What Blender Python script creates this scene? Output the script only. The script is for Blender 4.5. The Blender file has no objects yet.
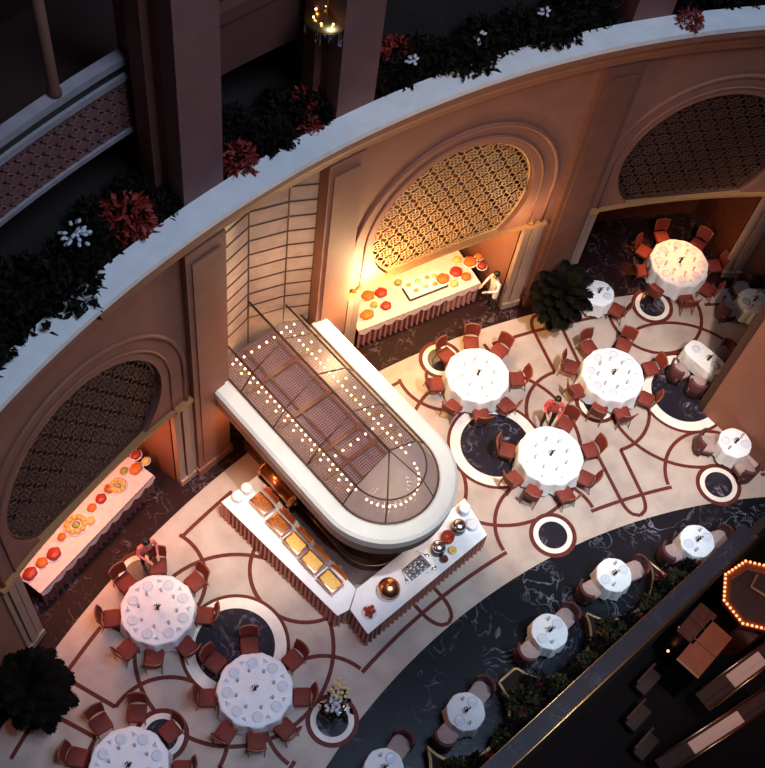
import bpy, bmesh, math, random
from mathutils import Vector, Matrix, Euler
from mathutils.geometry import tessellate_polygon
S = bpy.context.scene
COL = S.collection
PI = math.pi
R = math.radians
rnd = random.Random(7)

# ------------------------------------------------------------------ camera
CAMX = Vector((0.769, -0.639, 0))
CAM = Vector((-10.31, 12.24, 28.9))
FPX = 1178.2
_d = Vector((-139.03, 707.01, FPX)).normalized()          # straight down, in camera axes (x right, y down, z forward)
_zc = -_d
_fw = Vector((0, 0, 1.0))
_yc = (_fw - _fw.dot(_zc) * _zc).normalized()
_xc = _yc.cross(_zc)                                       # horizontal right, in camera axes
A0 = R(140.85)
def _w2l(x, y):                                            # frame of the survey -> frame of the hall (arc centre at 0,0)
    return (x * math.sin(A0) - y * math.cos(A0), x * math.cos(A0) + y * math.sin(A0))
def _axis(i):                                              # camera axis i in hall coordinates
    x, y = _w2l(_xc[i], _yc[i])
    return Vector((x, y, _zc[i]))
ex, ey, ez = _axis(0), _axis(1), _axis(2)
cam = bpy.data.cameras.new('camera')
camo = bpy.data.objects.new('camera', cam)
COL.objects.link(camo)
mw = Matrix((ex, -ey, -ez)).transposed().to_4x4()
mw.translation = CAM
camo.matrix_world = mw
cam.sensor_fit = 'HORIZONTAL'
cam.sensor_width = 36
cam.lens = FPX * 36 / 765
cam.clip_end = 300
S.camera = camo
def project(p):
    w = Vector(p) - CAM
    z = w.dot(ez)
    return (382.5 + FPX * w.dot(ex) / z, 384 + FPX * w.dot(ey) / z)

# ------------------------------------------------------------------ light
S.view_settings.view_transform = 'Standard'
S.view_settings.look = 'None'
S.view_settings.gamma = 1
S.view_settings.use_curve_mapping = False
S.view_settings.exposure = 0.3
S.cycles.use_denoising = True
S.cycles.max_bounces = 6
S.cycles.transparent_max_bounces = 12
S.cycles.sample_clamp_indirect = 4
W = bpy.data.worlds.new('atrium_dusk')
S.world = W
W.use_nodes = True
W.node_tree.nodes['Background'].inputs[0].default_value = (0.45, 0.085, 0.075, 1)
W.node_tree.nodes['Background'].inputs[1].default_value = 0.026

def aim(o, target):
    o.rotation_euler = (Vector(target) - o.location).to_track_quat('-Z', 'Y').to_euler()
def area(name, loc, target, size, energy, color, size_y=None):
    l = bpy.data.lights.new(name, 'AREA'); l.energy = energy; l.color = color; l.size = size
    if size_y: l.shape = 'RECTANGLE'; l.size_y = size_y
    o = bpy.data.objects.new(name, l); o.location = loc; COL.objects.link(o); aim(o, target); return o
def spot(name, loc, target, deg, energy, color, blend=0.6, soft=0.3):
    l = bpy.data.lights.new(name, 'SPOT'); l.energy = energy; l.color = color
    l.spot_size = R(deg); l.spot_blend = blend; l.shadow_soft_size = soft
    o = bpy.data.objects.new(name, l); o.location = loc; COL.objects.link(o); aim(o, target); return o
def lamp(name, loc, energy, color, soft=0.1):
    l = bpy.data.lights.new(name, 'POINT'); l.energy = energy; l.color = color; l.shadow_soft_size = soft
    o = bpy.data.objects.new(name, l); o.location = loc; COL.objects.link(o); return o
def pol(r, phi, z=0.0):
    return Vector((r * math.sin(R(phi)), r * math.cos(R(phi)), z))

COOL = (0.62, 0.76, 1.0); WHITE = (1.0, 0.9, 0.8); WARM = (1.0, 0.62, 0.32); AMBER = (1.0, 0.5, 0.2)
area('skylight', (2, 8, 42), (0, 21, 8), 14, 5600, (0.55, 0.72, 1.0))
spot('spot_right_tables', (2, 13, 27), (6.6, 19.0, 0), 24, 21000, WHITE, 0.8)
spot('spot_left_tables', (-7, 13, 27), (-6.0, 20.0, 0), 26, 3900, (0.76, 0.77, 1.0), 0.8)
spot('spot_canopy', (-1.5, 15, 27), (-0.6, 21.5, 3), 19, 14000, WHITE, 0.7)
spot('spot_buffet_floor', (-5, 15, 26), (-3.3, 22.3, 0), 11, 12000, (1.0, 0.84, 0.6), 0.8)
spot('spot_band_tables', (3, 6, 27), (4.0, 15.0, 0), 24, 10000, (0.72,0.9,1.0), 0.8)
spot('spot_pier', (2, 12, 20), (10.2, 15.6, 6), 32, 9000, (1.0,.78,.62), 0.8)
spot('spot_wall', (-3, 12, 18), pol(24.5, 14, 8), 40, 1500, WARM, 0.9)
spot('spot_wall_left', (3, 12, 18), pol(24.5, -10, 7), 40, 200, (1.0, 0.5, 0.36), 0.9)

# ------------------------------------------------------------------ materials
def mat(name, c1, c2=None, scale=6.0, rough=0.6, metal=0.0, bump=0.0, emit=None, strength=0.0, detail=4, spec=0.5):
    m = bpy.data.materials.new(name); m.use_nodes = True
    nt = m.node_tree; b = nt.nodes['Principled BSDF']
    b.inputs['Base Color'].default_value = (*c1, 1); b.inputs['Roughness'].default_value = rough
    b.inputs['Metallic'].default_value = metal; b.inputs['Specular IOR Level'].default_value = spec
    if c2 is not None or bump:
        tc = nt.nodes.new('ShaderNodeTexCoord'); n = nt.nodes.new('ShaderNodeTexNoise')
        n.inputs['Scale'].default_value = scale; n.inputs['Detail'].default_value = detail
        nt.links.new(tc.outputs['Object'], n.inputs['Vector'])
        if c2 is not None:
            r = nt.nodes.new('ShaderNodeValToRGB')
            r.color_ramp.elements[0].color = (*c1, 1); r.color_ramp.elements[1].color = (*c2, 1)
            r.color_ramp.elements[0].position = 0.35; r.color_ramp.elements[1].position = 0.65
            nt.links.new(n.outputs['Fac'], r.inputs['Fac']); nt.links.new(r.outputs['Color'], b.inputs['Base Color'])
        if bump:
            bp = nt.nodes.new('ShaderNodeBump'); bp.inputs['Strength'].default_value = bump; bp.inputs['Distance'].default_value = 0.02
            nt.links.new(n.outputs['Fac'], bp.inputs['Height']); nt.links.new(bp.outputs['Normal'], b.inputs['Normal'])
    if emit:
        b.inputs['Emission Color'].default_value = (*emit, 1); b.inputs['Emission Strength'].default_value = strength
    return m
def marble(name, base, vein, scale, rough, thin=0.06, spec=0.5):
    m = bpy.data.materials.new(name); m.use_nodes = True
    nt = m.node_tree; b = nt.nodes['Principled BSDF']; b.inputs['Roughness'].default_value = rough; b.inputs['Specular IOR Level'].default_value = spec
    tc = nt.nodes.new('ShaderNodeTexCoord')
    n1 = nt.nodes.new('ShaderNodeTexNoise'); n1.inputs['Scale'].default_value = scale; n1.inputs['Detail'].default_value = 8
    n1.inputs['Distortion'].default_value = 1.2
    nt.links.new(tc.outputs['Object'], n1.inputs['Vector'])
    a = nt.nodes.new('ShaderNodeMath'); a.operation = 'SUBTRACT'; a.inputs[1].default_value = 0.5
    c = nt.nodes.new('ShaderNodeMath'); c.operation = 'ABSOLUTE'
    nt.links.new(n1.outputs['Fac'], a.inputs[0]); nt.links.new(a.outputs[0], c.inputs[0])
    n2 = nt.nodes.new('ShaderNodeTexNoise'); n2.inputs['Scale'].default_value = scale * 0.6; n2.inputs['Detail'].default_value = 3
    nt.links.new(tc.outputs['Object'], n2.inputs['Vector'])
    mr = nt.nodes.new('ShaderNodeMapRange'); mr.inputs[1].default_value = 0.0; mr.inputs[2].default_value = thin
    mr.inputs[3].default_value = 1.0; mr.inputs[4].default_value = 0.0
    nt.links.new(c.outputs[0], mr.inputs[0])
    mr2 = nt.nodes.new('ShaderNodeMapRange'); mr2.inputs[1].default_value = 0.45; mr2.inputs[2].default_value = 0.7
    nt.links.new(n2.outputs['Fac'], mr2.inputs[0])
    mu = nt.nodes.new('ShaderNodeMath'); mu.operation = 'MULTIPLY'
    nt.links.new(mr.outputs[0], mu.inputs[0]); nt.links.new(mr2.outputs[0], mu.inputs[1])
    mx = nt.nodes.new('ShaderNodeMix'); mx.data_type = 'RGBA'
    mx.inputs[6].default_value = (*base, 1); mx.inputs[7].default_value = (*vein, 1)
    nt.links.new(mu.outputs[0], mx.inputs[0]); nt.links.new(mx.outputs[2], b.inputs['Base Color'])
    return m
def glass(name, tint, amount=0.25, rough=0.05):
    m = bpy.data.materials.new(name); m.use_nodes = True
    nt = m.node_tree; out = nt.nodes['Material Output']
    for n in list(nt.nodes):
        if n != out: nt.nodes.remove(n)
    t = nt.nodes.new('ShaderNodeBsdfTransparent'); t.inputs[0].default_value = (*tint, 1)
    g = nt.nodes.new('ShaderNodeBsdfGlossy'); g.inputs['Color'].default_value = (1, 0.95, 0.9, 1); g.inputs['Roughness'].default_value = rough
    x = nt.nodes.new('ShaderNodeMixShader'); x.inputs[0].default_value = amount
    nt.links.new(t.outputs[0], x.inputs[1]); nt.links.new(g.outputs[0], x.inputs[2]); nt.links.new(x.outputs[0], out.inputs[0])
    return m
def frosted(name, tint, diff, a_diff, a_gloss, rough):
    m = bpy.data.materials.new(name); m.use_nodes = True
    nt = m.node_tree; out = nt.nodes['Material Output']
    for n in list(nt.nodes):
        if n != out: nt.nodes.remove(n)
    t = nt.nodes.new('ShaderNodeBsdfTransparent'); t.inputs[0].default_value = (*tint, 1)
    d = nt.nodes.new('ShaderNodeBsdfDiffuse'); d.inputs[0].default_value = (*diff, 1)
    l = nt.nodes.new('ShaderNodeBsdfTranslucent'); l.inputs[0].default_value = (*diff, 1)
    g = nt.nodes.new('ShaderNodeBsdfGlossy'); g.inputs['Color'].default_value = (1, .95, .9, 1); g.inputs['Roughness'].default_value = rough
    x0 = nt.nodes.new('ShaderNodeMixShader'); x0.inputs[0].default_value = .5
    x1 = nt.nodes.new('ShaderNodeMixShader'); x1.inputs[0].default_value = a_diff
    x2 = nt.nodes.new('ShaderNodeMixShader'); x2.inputs[0].default_value = a_gloss
    nt.links.new(d.outputs[0], x0.inputs[1]); nt.links.new(l.outputs[0], x0.inputs[2])
    nt.links.new(t.outputs[0], x1.inputs[1]); nt.links.new(x0.outputs[0], x1.inputs[2])
    nt.links.new(x1.outputs[0], x2.inputs[1]); nt.links.new(g.outputs[0], x2.inputs[2]); nt.links.new(x2.outputs[0], out.inputs[0])
    return m
def gridmat(name, base, line, sx, sy, mortar):
    m = bpy.data.materials.new(name); m.use_nodes = True
    nt = m.node_tree; b = nt.nodes['Principled BSDF']; b.inputs['Roughness'].default_value = 0.35
    tc = nt.nodes.new('ShaderNodeTexCoord'); br = nt.nodes.new('ShaderNodeTexBrick')
    br.offset = 0; br.inputs['Scale'].default_value = 1; br.inputs['Brick Width'].default_value = sx; br.inputs['Row Height'].default_value = sy
    br.inputs['Mortar Size'].default_value = mortar; br.inputs['Mortar Smooth'].default_value = 0
    br.inputs['Color1'].default_value = (*base, 1); br.inputs['Color2'].default_value = (base[0] * 0.8, base[1] * 0.85, base[2], 1)
    br.inputs['Mortar'].default_value = (*line, 1)
    nt.links.new(tc.outputs['Object'], br.inputs['Vector']); nt.links.new(br.outputs['Color'], b.inputs['Base Color'])
    return m
M = dict(
    cream=mat('cream_marble', (0.43, 0.33, 0.285), (0.53, 0.43, 0.37), 1.6, 0.32, spec=0.4),
    white_ring=mat('pale_marble', (0.82, 0.72, 0.64), (0.9, 0.82, 0.74), 3, 0.3),
    inlay=mat('red_marble_inlay', (0.10, 0.017, 0.012), (0.14, 0.028, 0.02), 9, 0.45, spec=0.2),
    black=marble('dark_blue_marble', (0.007, 0.0075, 0.012), (0.22, 0.235, 0.30), 1.5, 0.25, 0.022),
    disc=marble('dark_violet_marble', (0.015, 0.012, 0.02), (0.3, 0.25, 0.32), 2.2, 0.3, 0.03),
    strip=marble('dark_red_marble', (0.022, 0.008, 0.008), (0.22, 0.15, 0.16), 2.4, 0.5, 0.03, 0.12),
    stone=mat('tan_stone', (0.265, 0.108, 0.072), (0.295, 0.123, 0.083), 2.0, 0.7, bump=0.05),
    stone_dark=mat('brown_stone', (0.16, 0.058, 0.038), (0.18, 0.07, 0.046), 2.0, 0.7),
    stone_pale=mat('pale_stone', (0.37, 0.235, 0.18), (0.41, 0.265, 0.20), 2.0, 0.65),
    mauve=mat('mauve_stone', (0.17, 0.068, 0.062), (0.19, 0.08, 0.072), 2.0, 0.7),
    rail=mat('grey_rail_marble', (0.28, 0.24, 0.26), (0.33, 0.29, 0.31), 3, 0.5),
    ledge=mat('white_marble_ledge', (0.80, 0.80, 0.80), (0.88, 0.88, 0.88), 2.5, 0.4),
    gold=mat('brass', (0.75, 0.48, 0.18), None, rough=0.35, metal=1.0),
    bronze=mat('bronze', (0.42, 0.25, 0.13), None, rough=0.4, metal=1.0),
    goldpaint=mat('gilded_wood', (0.42, 0.20, 0.075), (0.48, 0.24, 0.09), 12, 0.45),
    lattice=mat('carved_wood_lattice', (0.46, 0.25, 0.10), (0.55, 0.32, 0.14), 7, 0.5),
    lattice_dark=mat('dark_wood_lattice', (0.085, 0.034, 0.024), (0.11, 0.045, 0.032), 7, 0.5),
    backing=mat('brown_backing_panel', (0.055, 0.02, 0.012), (0.07, 0.025, 0.015), 4, 0.8),
    rim=mat('canopy_white_lacquer', (0.80, 0.80, 0.74), (0.86, 0.86, 0.80), 1.5, 0.4),
    glass=frosted('canopy_glass', (0.95, 0.9, 0.88), (0.85, 0.74, 0.68), 0.06, 0.03, 0.4),
    frost=frosted('frosted_canopy_glass', (0.95, 0.9, 0.86), (0.84, 0.74, 0.68), 0.20, 0.03, 0.4),
    milk=frosted('milky_canopy_glass', (0.95, 0.92, 0.92), (0.80, 0.78, 0.80), 0.34, 0.03, 0.4),
    bar=mat('bronze_bar', (0.10, 0.045, 0.025), None, rough=0.5, metal=0.2),
    deck=gridmat('maroon_grid_ceiling', (0.075, 0.018, 0.028), (0.30, 0.21, 0.30), 0.065, 0.065, 0.006),
    bulb=mat('lit_bulb', (1, 0.8, 0.5), emit=(1.0, 0.66, 0.28), strength=7),
    bulb_red=mat('lit_red_bulb', (1, 0.5, 0.3), emit=(1.0, 0.30, 0.10), strength=2.2),
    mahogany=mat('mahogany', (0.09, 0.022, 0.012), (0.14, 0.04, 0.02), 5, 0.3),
    copper=mat('copper', (0.85, 0.42, 0.22), None, rough=0.28, metal=1.0),
    steel=mat('polished_steel', (0.72, 0.73, 0.76), None, rough=0.25, metal=1.0),
    cloth=mat('white_linen', (0.86, 0.87, 0.90), (0.92, 0.93, 0.95), 5, 0.85, bump=0.15),
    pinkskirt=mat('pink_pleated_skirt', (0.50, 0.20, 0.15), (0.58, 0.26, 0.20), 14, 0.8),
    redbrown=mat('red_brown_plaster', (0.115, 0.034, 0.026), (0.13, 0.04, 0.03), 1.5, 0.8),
    shadeskirt=mat('shaded_pink_skirt', (0.16, 0.045, 0.04), (0.20, 0.06, 0.05), 14, 0.85),  # pink skirt cloth with shade put into the colour
    pinkcloth=mat('pale_pink_cloth', (0.80, 0.58, 0.55), (0.86, 0.66, 0.62), 8, 0.85),
    red=mat('red_upholstery', (0.165, 0.02, 0.011), (0.21, 0.028, 0.015), 9, 0.7),
    redwood=mat('red_brown_wood', (0.20, 0.06, 0.03), (0.27, 0.085, 0.045), 6, 0.3),
    taupe=mat('taupe_upholstery', (0.36, 0.25, 0.23), (0.42, 0.29, 0.27), 9, 0.8),
    maroon=mat('maroon_upholstery', (0.085, 0.022, 0.024), (0.11, 0.03, 0.032), 9, 0.7),
    china=mat('white_china', (0.85, 0.86, 0.9), rough=0.2),
    chinablue=mat('blue_grey_china', (0.66, 0.71, 0.8), (0.76, 0.8, 0.87), 20, 0.3),
    crystal=glass('glassware', (0.62, 0.66, 0.72), 0.3, 0.05),
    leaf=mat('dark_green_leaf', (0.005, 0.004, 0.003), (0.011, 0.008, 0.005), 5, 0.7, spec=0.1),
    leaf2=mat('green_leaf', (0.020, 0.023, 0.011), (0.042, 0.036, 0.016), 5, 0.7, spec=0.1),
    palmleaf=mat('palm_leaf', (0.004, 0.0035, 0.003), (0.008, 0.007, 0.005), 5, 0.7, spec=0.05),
    poin=mat('red_bract', (0.20, 0.011, 0.008), (0.28, 0.022, 0.012), 9, 0.6),
    flower=mat('white_petal', (0.55, 0.58, 0.64), (0.66, 0.68, 0.74), 9, 0.6),
    yellow=mat('yellow_petal', (0.78, 0.58, 0.22), (0.85, 0.68, 0.32), 9, 0.6),
    soil=mat('dark_soil', (0.008, 0.004, 0.003), (0.014, 0.007, 0.005), 20, 0.95),
    pot=mat('terracotta_pot', (0.30, 0.12, 0.06), (0.36, 0.15, 0.08), 6, 0.5),
    parapet=marble('parapet_dark_marble', (0.036, 0.026, 0.034), (0.10, 0.08, 0.10), 2.0, 0.3, 0.03, 0.3),
    orange_food=mat('orange_food', (0.55, 0.12, 0.012), (0.66, 0.2, 0.03), 22, 0.5, bump=0.3),
    yellow_food=mat('yellow_food', (0.80, 0.46, 0.08), (0.9, 0.62, 0.2), 30, 0.5, bump=0.4),
    brown_food=mat('brown_stew', (0.22, 0.06, 0.015), (0.5, 0.16, 0.03), 14, 0.4, bump=0.4),
    red_food=mat('red_fruit', (0.30, 0.02, 0.012), (0.42, 0.05, 0.02), 22, 0.45),
    green_food=mat('green_salad', (0.22, 0.26, 0.05), (0.42, 0.42, 0.10), 26, 0.6, bump=0.4),
    dark=mat('dark_lacquer', (0.010, 0.008, 0.008), rough=0.35),
    darkwall=mat('dark_terrace_wall', (0.030, 0.009, 0.007), (0.038, 0.012, 0.009), 1.2, 0.8),
    voidfloor=mat('dark_lobby_floor', (0.007, 0.003, 0.003), (0.010, 0.004, 0.004), 0.7, 0.7, spec=0.1),
    roofred=mat('red_brown_roof', (0.30, 0.055, 0.012), (0.36, 0.075, 0.02), 3, 0.5),
    striplight=mat('lit_walkway', (0.4, 0.24, 0.19), emit=(0.9, 0.45, 0.32), strength=0.16),
    skin=mat('skin', (0.55, 0.33, 0.24), (0.6, 0.37, 0.27), 20, 0.6),
    hair=mat('black_hair', (0.012, 0.009, 0.008), rough=0.45),
    pinkcoat=mat('pink_red_jacket', (0.72, 0.17, 0.17), (0.8, 0.24, 0.22), 12, 0.8),
    redcoat=mat('red_jacket', (0.62, 0.06, 0.05), (0.7, 0.10, 0.07), 12, 0.8),
    whitecoat=mat('white_jacket', (0.80, 0.76, 0.74), (0.86, 0.82, 0.8), 12, 0.85),
    trousers=mat('black_trousers', (0.02, 0.018, 0.02), rough=0.8),
    facet=mat('glazed_tan_panel', (0.50, 0.36, 0.29), (0.62, 0.46, 0.38), 3.0, 0.55),
)

# ------------------------------------------------------------------ mesh builder
class MB:
    def __init__(s): s.v = []; s.f = []; s.m = []; s.sm = []
    def add(s, vs, fs, mi=0, smooth=False):
        o = len(s.v); s.v += [tuple(v) for v in vs]
        for f in fs: s.f.append(tuple(i + o for i in f)); s.m.append(mi); s.sm.append(smooth)
    def box(s, c, d, rz=0, mi=0, taper=1.0):
        cs, sn = math.cos(rz), math.sin(rz); vs = []
        for z in (-1, 1):
            k = taper if z > 0 else 1
            for x, y in ((-1, -1), (1, -1), (1, 1), (-1, 1)):
                X, Y = x * d[0] / 2 * k, y * d[1] / 2 * k
                vs.append((c[0] + X * cs - Y * sn, c[1] + X * sn + Y * cs, c[2] + z * d[2] / 2))
        s.add(vs, [(3, 2, 1, 0), (4, 5, 6, 7), (0, 1, 5, 4), (1, 2, 6, 5), (2, 3, 7, 6), (3, 0, 4, 7)], mi)
    def rbox(s, c, d, b, rz=0, mi=0):
        """box with rounded plan corners and softened top and bottom edges"""
        pts = []
        r = min(b, d[0] / 2 - 1e-4, d[1] / 2 - 1e-4)
        for qx, qy, a0 in ((1, 1, 0), (-1, 1, 90), (-1, -1, 180), (1, -1, 270)):
            for k in range(4):
                a = R(a0 + 30 * k); pts.append((qx * (d[0] / 2 - r), qy * (d[1] / 2 - r), math.cos(a), math.sin(a)))
        h = d[2] / 2; e = min(r, h) * 0.9
        rings = [(-h, r - e * .6), (-h + e * .3, r - e * .15), (-h + e, r), (h - e, r), (h - e * .3, r - e * .15), (h, r - e * .6)]
        cs, sn = math.cos(rz), math.sin(rz); vs = []
        n = len(pts)
        for z, rr in rings:
            for px, py, ca, sa in pts:
                X, Y = px + ca * rr, py + sa * rr
                vs.append((c[0] + X * cs - Y * sn, c[1] + X * sn + Y * cs, c[2] + z))
        fs = []
        for k in range(len(rings) - 1):
            for i in range(n):
                j = (i + 1) % n; fs.append((k * n + i, k * n + j, k * n + n + j, k * n + n + i))
        fs.append(tuple(range(n - 1, -1, -1))); fs.append(tuple((len(rings) - 1) * n + i for i in range(n)))
        s.add(vs, fs, mi, True)
    def lathe(s, prof, n=24, c=(0, 0, 0), mi=0, smooth=True, cap=True, wave=None):
        vs = []
        for k, (r, z) in enumerate(prof):
            for i in range(n):
                a = 2 * PI * i / n; rr = r
                if wave: rr = r * (1 + wave(k, a))
                vs.append((c[0] + rr * math.cos(a), c[1] + rr * math.sin(a), c[2] + z))
        fs = []
        for k in range(len(prof) - 1):
            for i in range(n):
                j = (i + 1) % n; fs.append((k * n + i, k * n + j, (k + 1) * n + j, (k + 1) * n + i))
        if cap:
            if prof[0][0] > 1e-4: fs.append(tuple(range(n - 1, -1, -1)))
            if prof[-1][0] > 1e-4: fs.append(tuple((len(prof) - 1) * n + i for i in range(n)))
        s.add(vs, fs, mi, smooth)
    def tube(s, pts, r, n=8, mi=0, close=False, radii=None):
        pts = [Vector(p) for p in pts]; vs = []; N = len(pts)
        for i, p in enumerate(pts):
            a = pts[(i - 1) % N] if (close or i > 0) else p
            b = pts[(i + 1) % N] if (close or i < N - 1) else p
            t = (b - a).normalized()
            u = t.cross(Vector((0, 0, 1)))
            if u.length < 1e-3: u = Vector((1, 0, 0))
            u.normalize(); w = t.cross(u); rr = radii[i] if radii else r
            for k in range(n):
                an = 2 * PI * k / n; vs.append(p + u * (rr * math.cos(an)) + w * (rr * math.sin(an)))
        fs = []
        for i in range(N if close else N - 1):
            j = (i + 1) % N
            for k in range(n):
                l = (k + 1) % n; fs.append((i * n + k, i * n + l, j * n + l, j * n + k))
        if not close:
            fs.append(tuple(range(n - 1, -1, -1))); fs.append(tuple((N - 1) * n + k for k in range(n)))
        s.add(vs, fs, mi, True)
    def ball(s, c, r, mi=0, n=10, sc=(1, 1, 1)):
        m = n // 2; vs = []; fs = []
        for k in range(m + 1):
            t = PI * k / m
            for i in range(n):
                a = 2 * PI * i / n
                vs.append((c[0] + r * sc[0] * math.sin(t) * math.cos(a), c[1] + r * sc[1] * math.sin(t) * math.sin(a), c[2] + r * sc[2] * math.cos(t)))
        for k in range(m):
            for i in range(n):
                j = (i + 1) % n; fs.append((k * n + i, (k + 1) * n + i, (k + 1) * n + j, k * n + j))
        s.add(vs, fs, mi, True)
    def arcbox(s, r0, r1, a0, a1, z0, z1, step=1.0, mi=0):
        """curved box about the hall centre: radii, compass angles in degrees, heights"""
        n = max(1, int(abs(a1 - a0) / step + .5)); vs = []; fs = []
        for i in range(n + 1):
            a = a0 + (a1 - a0) * i / n
            vs += [pol(r0, a, z0), pol(r1, a, z0), pol(r1, a, z1), pol(r0, a, z1)]
        for i in range(n):
            o = i * 4; q = o + 4
            for k in range(4):
                l = (k + 1) % 4; fs.append((o + k, q + k, q + l, o + l))
        fs += [(0, 1, 2, 3), (n * 4 + 3, n * 4 + 2, n * 4 + 1, n * 4)]
        s.add(vs, fs, mi)
    def ribbon(s, pts, w, z, mi=0, close=False):
        pts = [Vector((p[0], p[1])) for p in pts]; N = len(pts); L = []
        for i, p in enumerate(pts):
            a = pts[(i - 1) % N] if (close or i > 0) else p
            b = pts[(i + 1) % N] if (close or i < N - 1) else p
            t = (b - a).normalized(); nn = Vector((-t.y, t.x)) * (w / 2)
            L.append(((p + nn).x, (p + nn).y, z)); L.append(((p - nn).x, (p - nn).y, z))
        fs = []
        for i in range(N if close else N - 1):
            j = (i + 1) % N; fs.append((2 * i, 2 * i + 1, 2 * j + 1, 2 * j))
        s.add(L, fs, mi)
    def disc(s, c, r, z, mi=0, n=40, r0=0):
        if r0:
            vs = []
            for i in range(n):
                a = 2 * PI * i / n
                vs += [(c[0] + r * math.cos(a), c[1] + r * math.sin(a), z), (c[0] + r0 * math.cos(a), c[1] + r0 * math.sin(a), z)]
            s.add(vs, [(2 * i, 2 * ((i + 1) % n), 2 * ((i + 1) % n) + 1, 2 * i + 1) for i in range(n)], mi)
        else:
            s.add([(c[0] + r * math.cos(2 * PI * i / n), c[1] + r * math.sin(2 * PI * i / n), z) for i in range(n)], [tuple(range(n))], mi)
    def build(s, name, mats, parent=None, loc=(0, 0, 0), rz=0, fix=True):
        me = bpy.data.meshes.new(name); me.from_pydata(s.v, [], s.f)
        if not isinstance(mats, (list, tuple)): mats = [mats]
        for m in mats: me.materials.append(M[m] if isinstance(m, str) else m)
        me.polygons.foreach_set('material_index', s.m); me.polygons.foreach_set('use_smooth', s.sm)
        me.update()
        if fix:
            b = bmesh.new(); b.from_mesh(me); bmesh.ops.recalc_face_normals(b, faces=b.faces); b.to_mesh(me); b.free()
        o = bpy.data.objects.new(name, me); COL.objects.link(o)
        o.location = loc; o.rotation_euler = (0, 0, rz)
        if parent is not None: o.parent = parent
        return o
def struct(o): o['kind'] = 'structure'; return o
def tag(o, label, cat, group=None):
    o['label'] = label; o['category'] = cat
    if group: o['group'] = group
    return o
def thing(name, label, cat, loc=(0, 0, 0), rz=0, group=None):
    o = bpy.data.objects.new(name, None); COL.objects.link(o); o.location = loc; o.rotation_euler = (0, 0, rz)
    o.empty_display_size = 0.2
    return tag(o, label, cat, group)
def kids(o): return [c for c in o.children]
def dup(o, loc, rz=0, label=None, group=None, scale=None):
    c = o.copy(); COL.objects.link(c); c.location = loc; c.rotation_euler = (0, 0, rz)
    if scale: c.scale = (scale, scale, scale)
    if label: c['label'] = label
    if group: c['group'] = group
    for ch in kids(o):
        d = ch.copy(); COL.objects.link(d); d.parent = c
        for g in kids(ch):
            e = g.copy(); COL.objects.link(e); e.parent = d
    return c
CLOCK = ['twelve', 'one', 'two', 'three', 'four', 'five', 'six', 'seven', 'eight', 'nine', 'ten', 'eleven']
def clocks(center, pts):
    """the o'clock word of each point about the centre, as the picture shows it, no two the same"""
    c = project(center); want = []
    for i, p in enumerate(pts):
        q = project(p); a = math.degrees(math.atan2(q[0] - c[0], c[1] - q[1])) % 360
        want.append((a, i))
    want.sort(); used = set(); out = {}
    for a, i in want:
        k = int(a / 30 + .5) % 12
        for d in (0, 1, -1, 2, -2, 3):
            if (k + d) % 12 not in used: k = (k + d) % 12; break
        used.add(k); out[i] = CLOCK[k]
    return [out[i] for i in range(len(pts))]

# ------------------------------------------------------------------ the setting: floor
BC = (-30.3, -13.0, 13.0, 30.2)          # middles of the arch bays
BB = (-21.7, 21.6)                       # middles between two bays
fl = MB()
for a in range(-40, 52):
    a1 = a + 1
    v0 = 13.6 / math.cos(R(a)); v1 = 13.6 / math.cos(R(a1))
    for r0, r1, mi in ((None, 16.88, 1), (16.88, 24.05, 0), (24.05, 30.0, 2)):
        p = [pol(r0 or min(v0, 16.8), a), pol(r1, a), pol(r1, a1), pol(r0 or min(v1, 16.8), a1)]
        fl.add(p, [(0, 1, 2, 3)], mi)
Z1, Z2, Z3 = .003, .0055, .008
def arc_pts(c, r, a0, a1, n=24):
    return [(c[0] + r * math.cos(R(a0 + (a1 - a0) * i / n)), c[1] + r * math.sin(R(a0 + (a1 - a0) * i / n))) for i in range(n + 1)]
def line_r(r, p0, p1, n=12):
    return [tuple(pol(r, p0 + (p1 - p0) * i / n)[:2]) for i in range(n + 1)]
LW = .105
for pc in BC:
    c = pol(20.45, pc)
    fl.ribbon(arc_pts(c, 2.47, 0, 360, 72)[:-1], LW, Z1, 3, True)
    fl.disc(c, 1.38, Z1 + .0005, 3, 56); fl.disc(c, 1.29, Z2, 4, 56); fl.disc(c, 1.0, Z3, 5, 48)
    for rm in (17.4, 23.57):
        q = pol(rm, pc)
        fl.disc(q, .66, Z1 + .0005, 3, 40); fl.disc(q, .54, Z2, 4, 40); fl.disc(q, .40, Z3, 5, 36)
    up = 90 - pc
    fl.ribbon(arc_pts(pol(17.66, pc), 1.46, up - 92, up + 92, 40), LW, Z1 + .0003, 3)
    fl.ribbon(arc_pts(pol(23.3, pc), 1.46, up + 82, up + 278, 40), LW, Z1 + .0003, 3)
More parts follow.
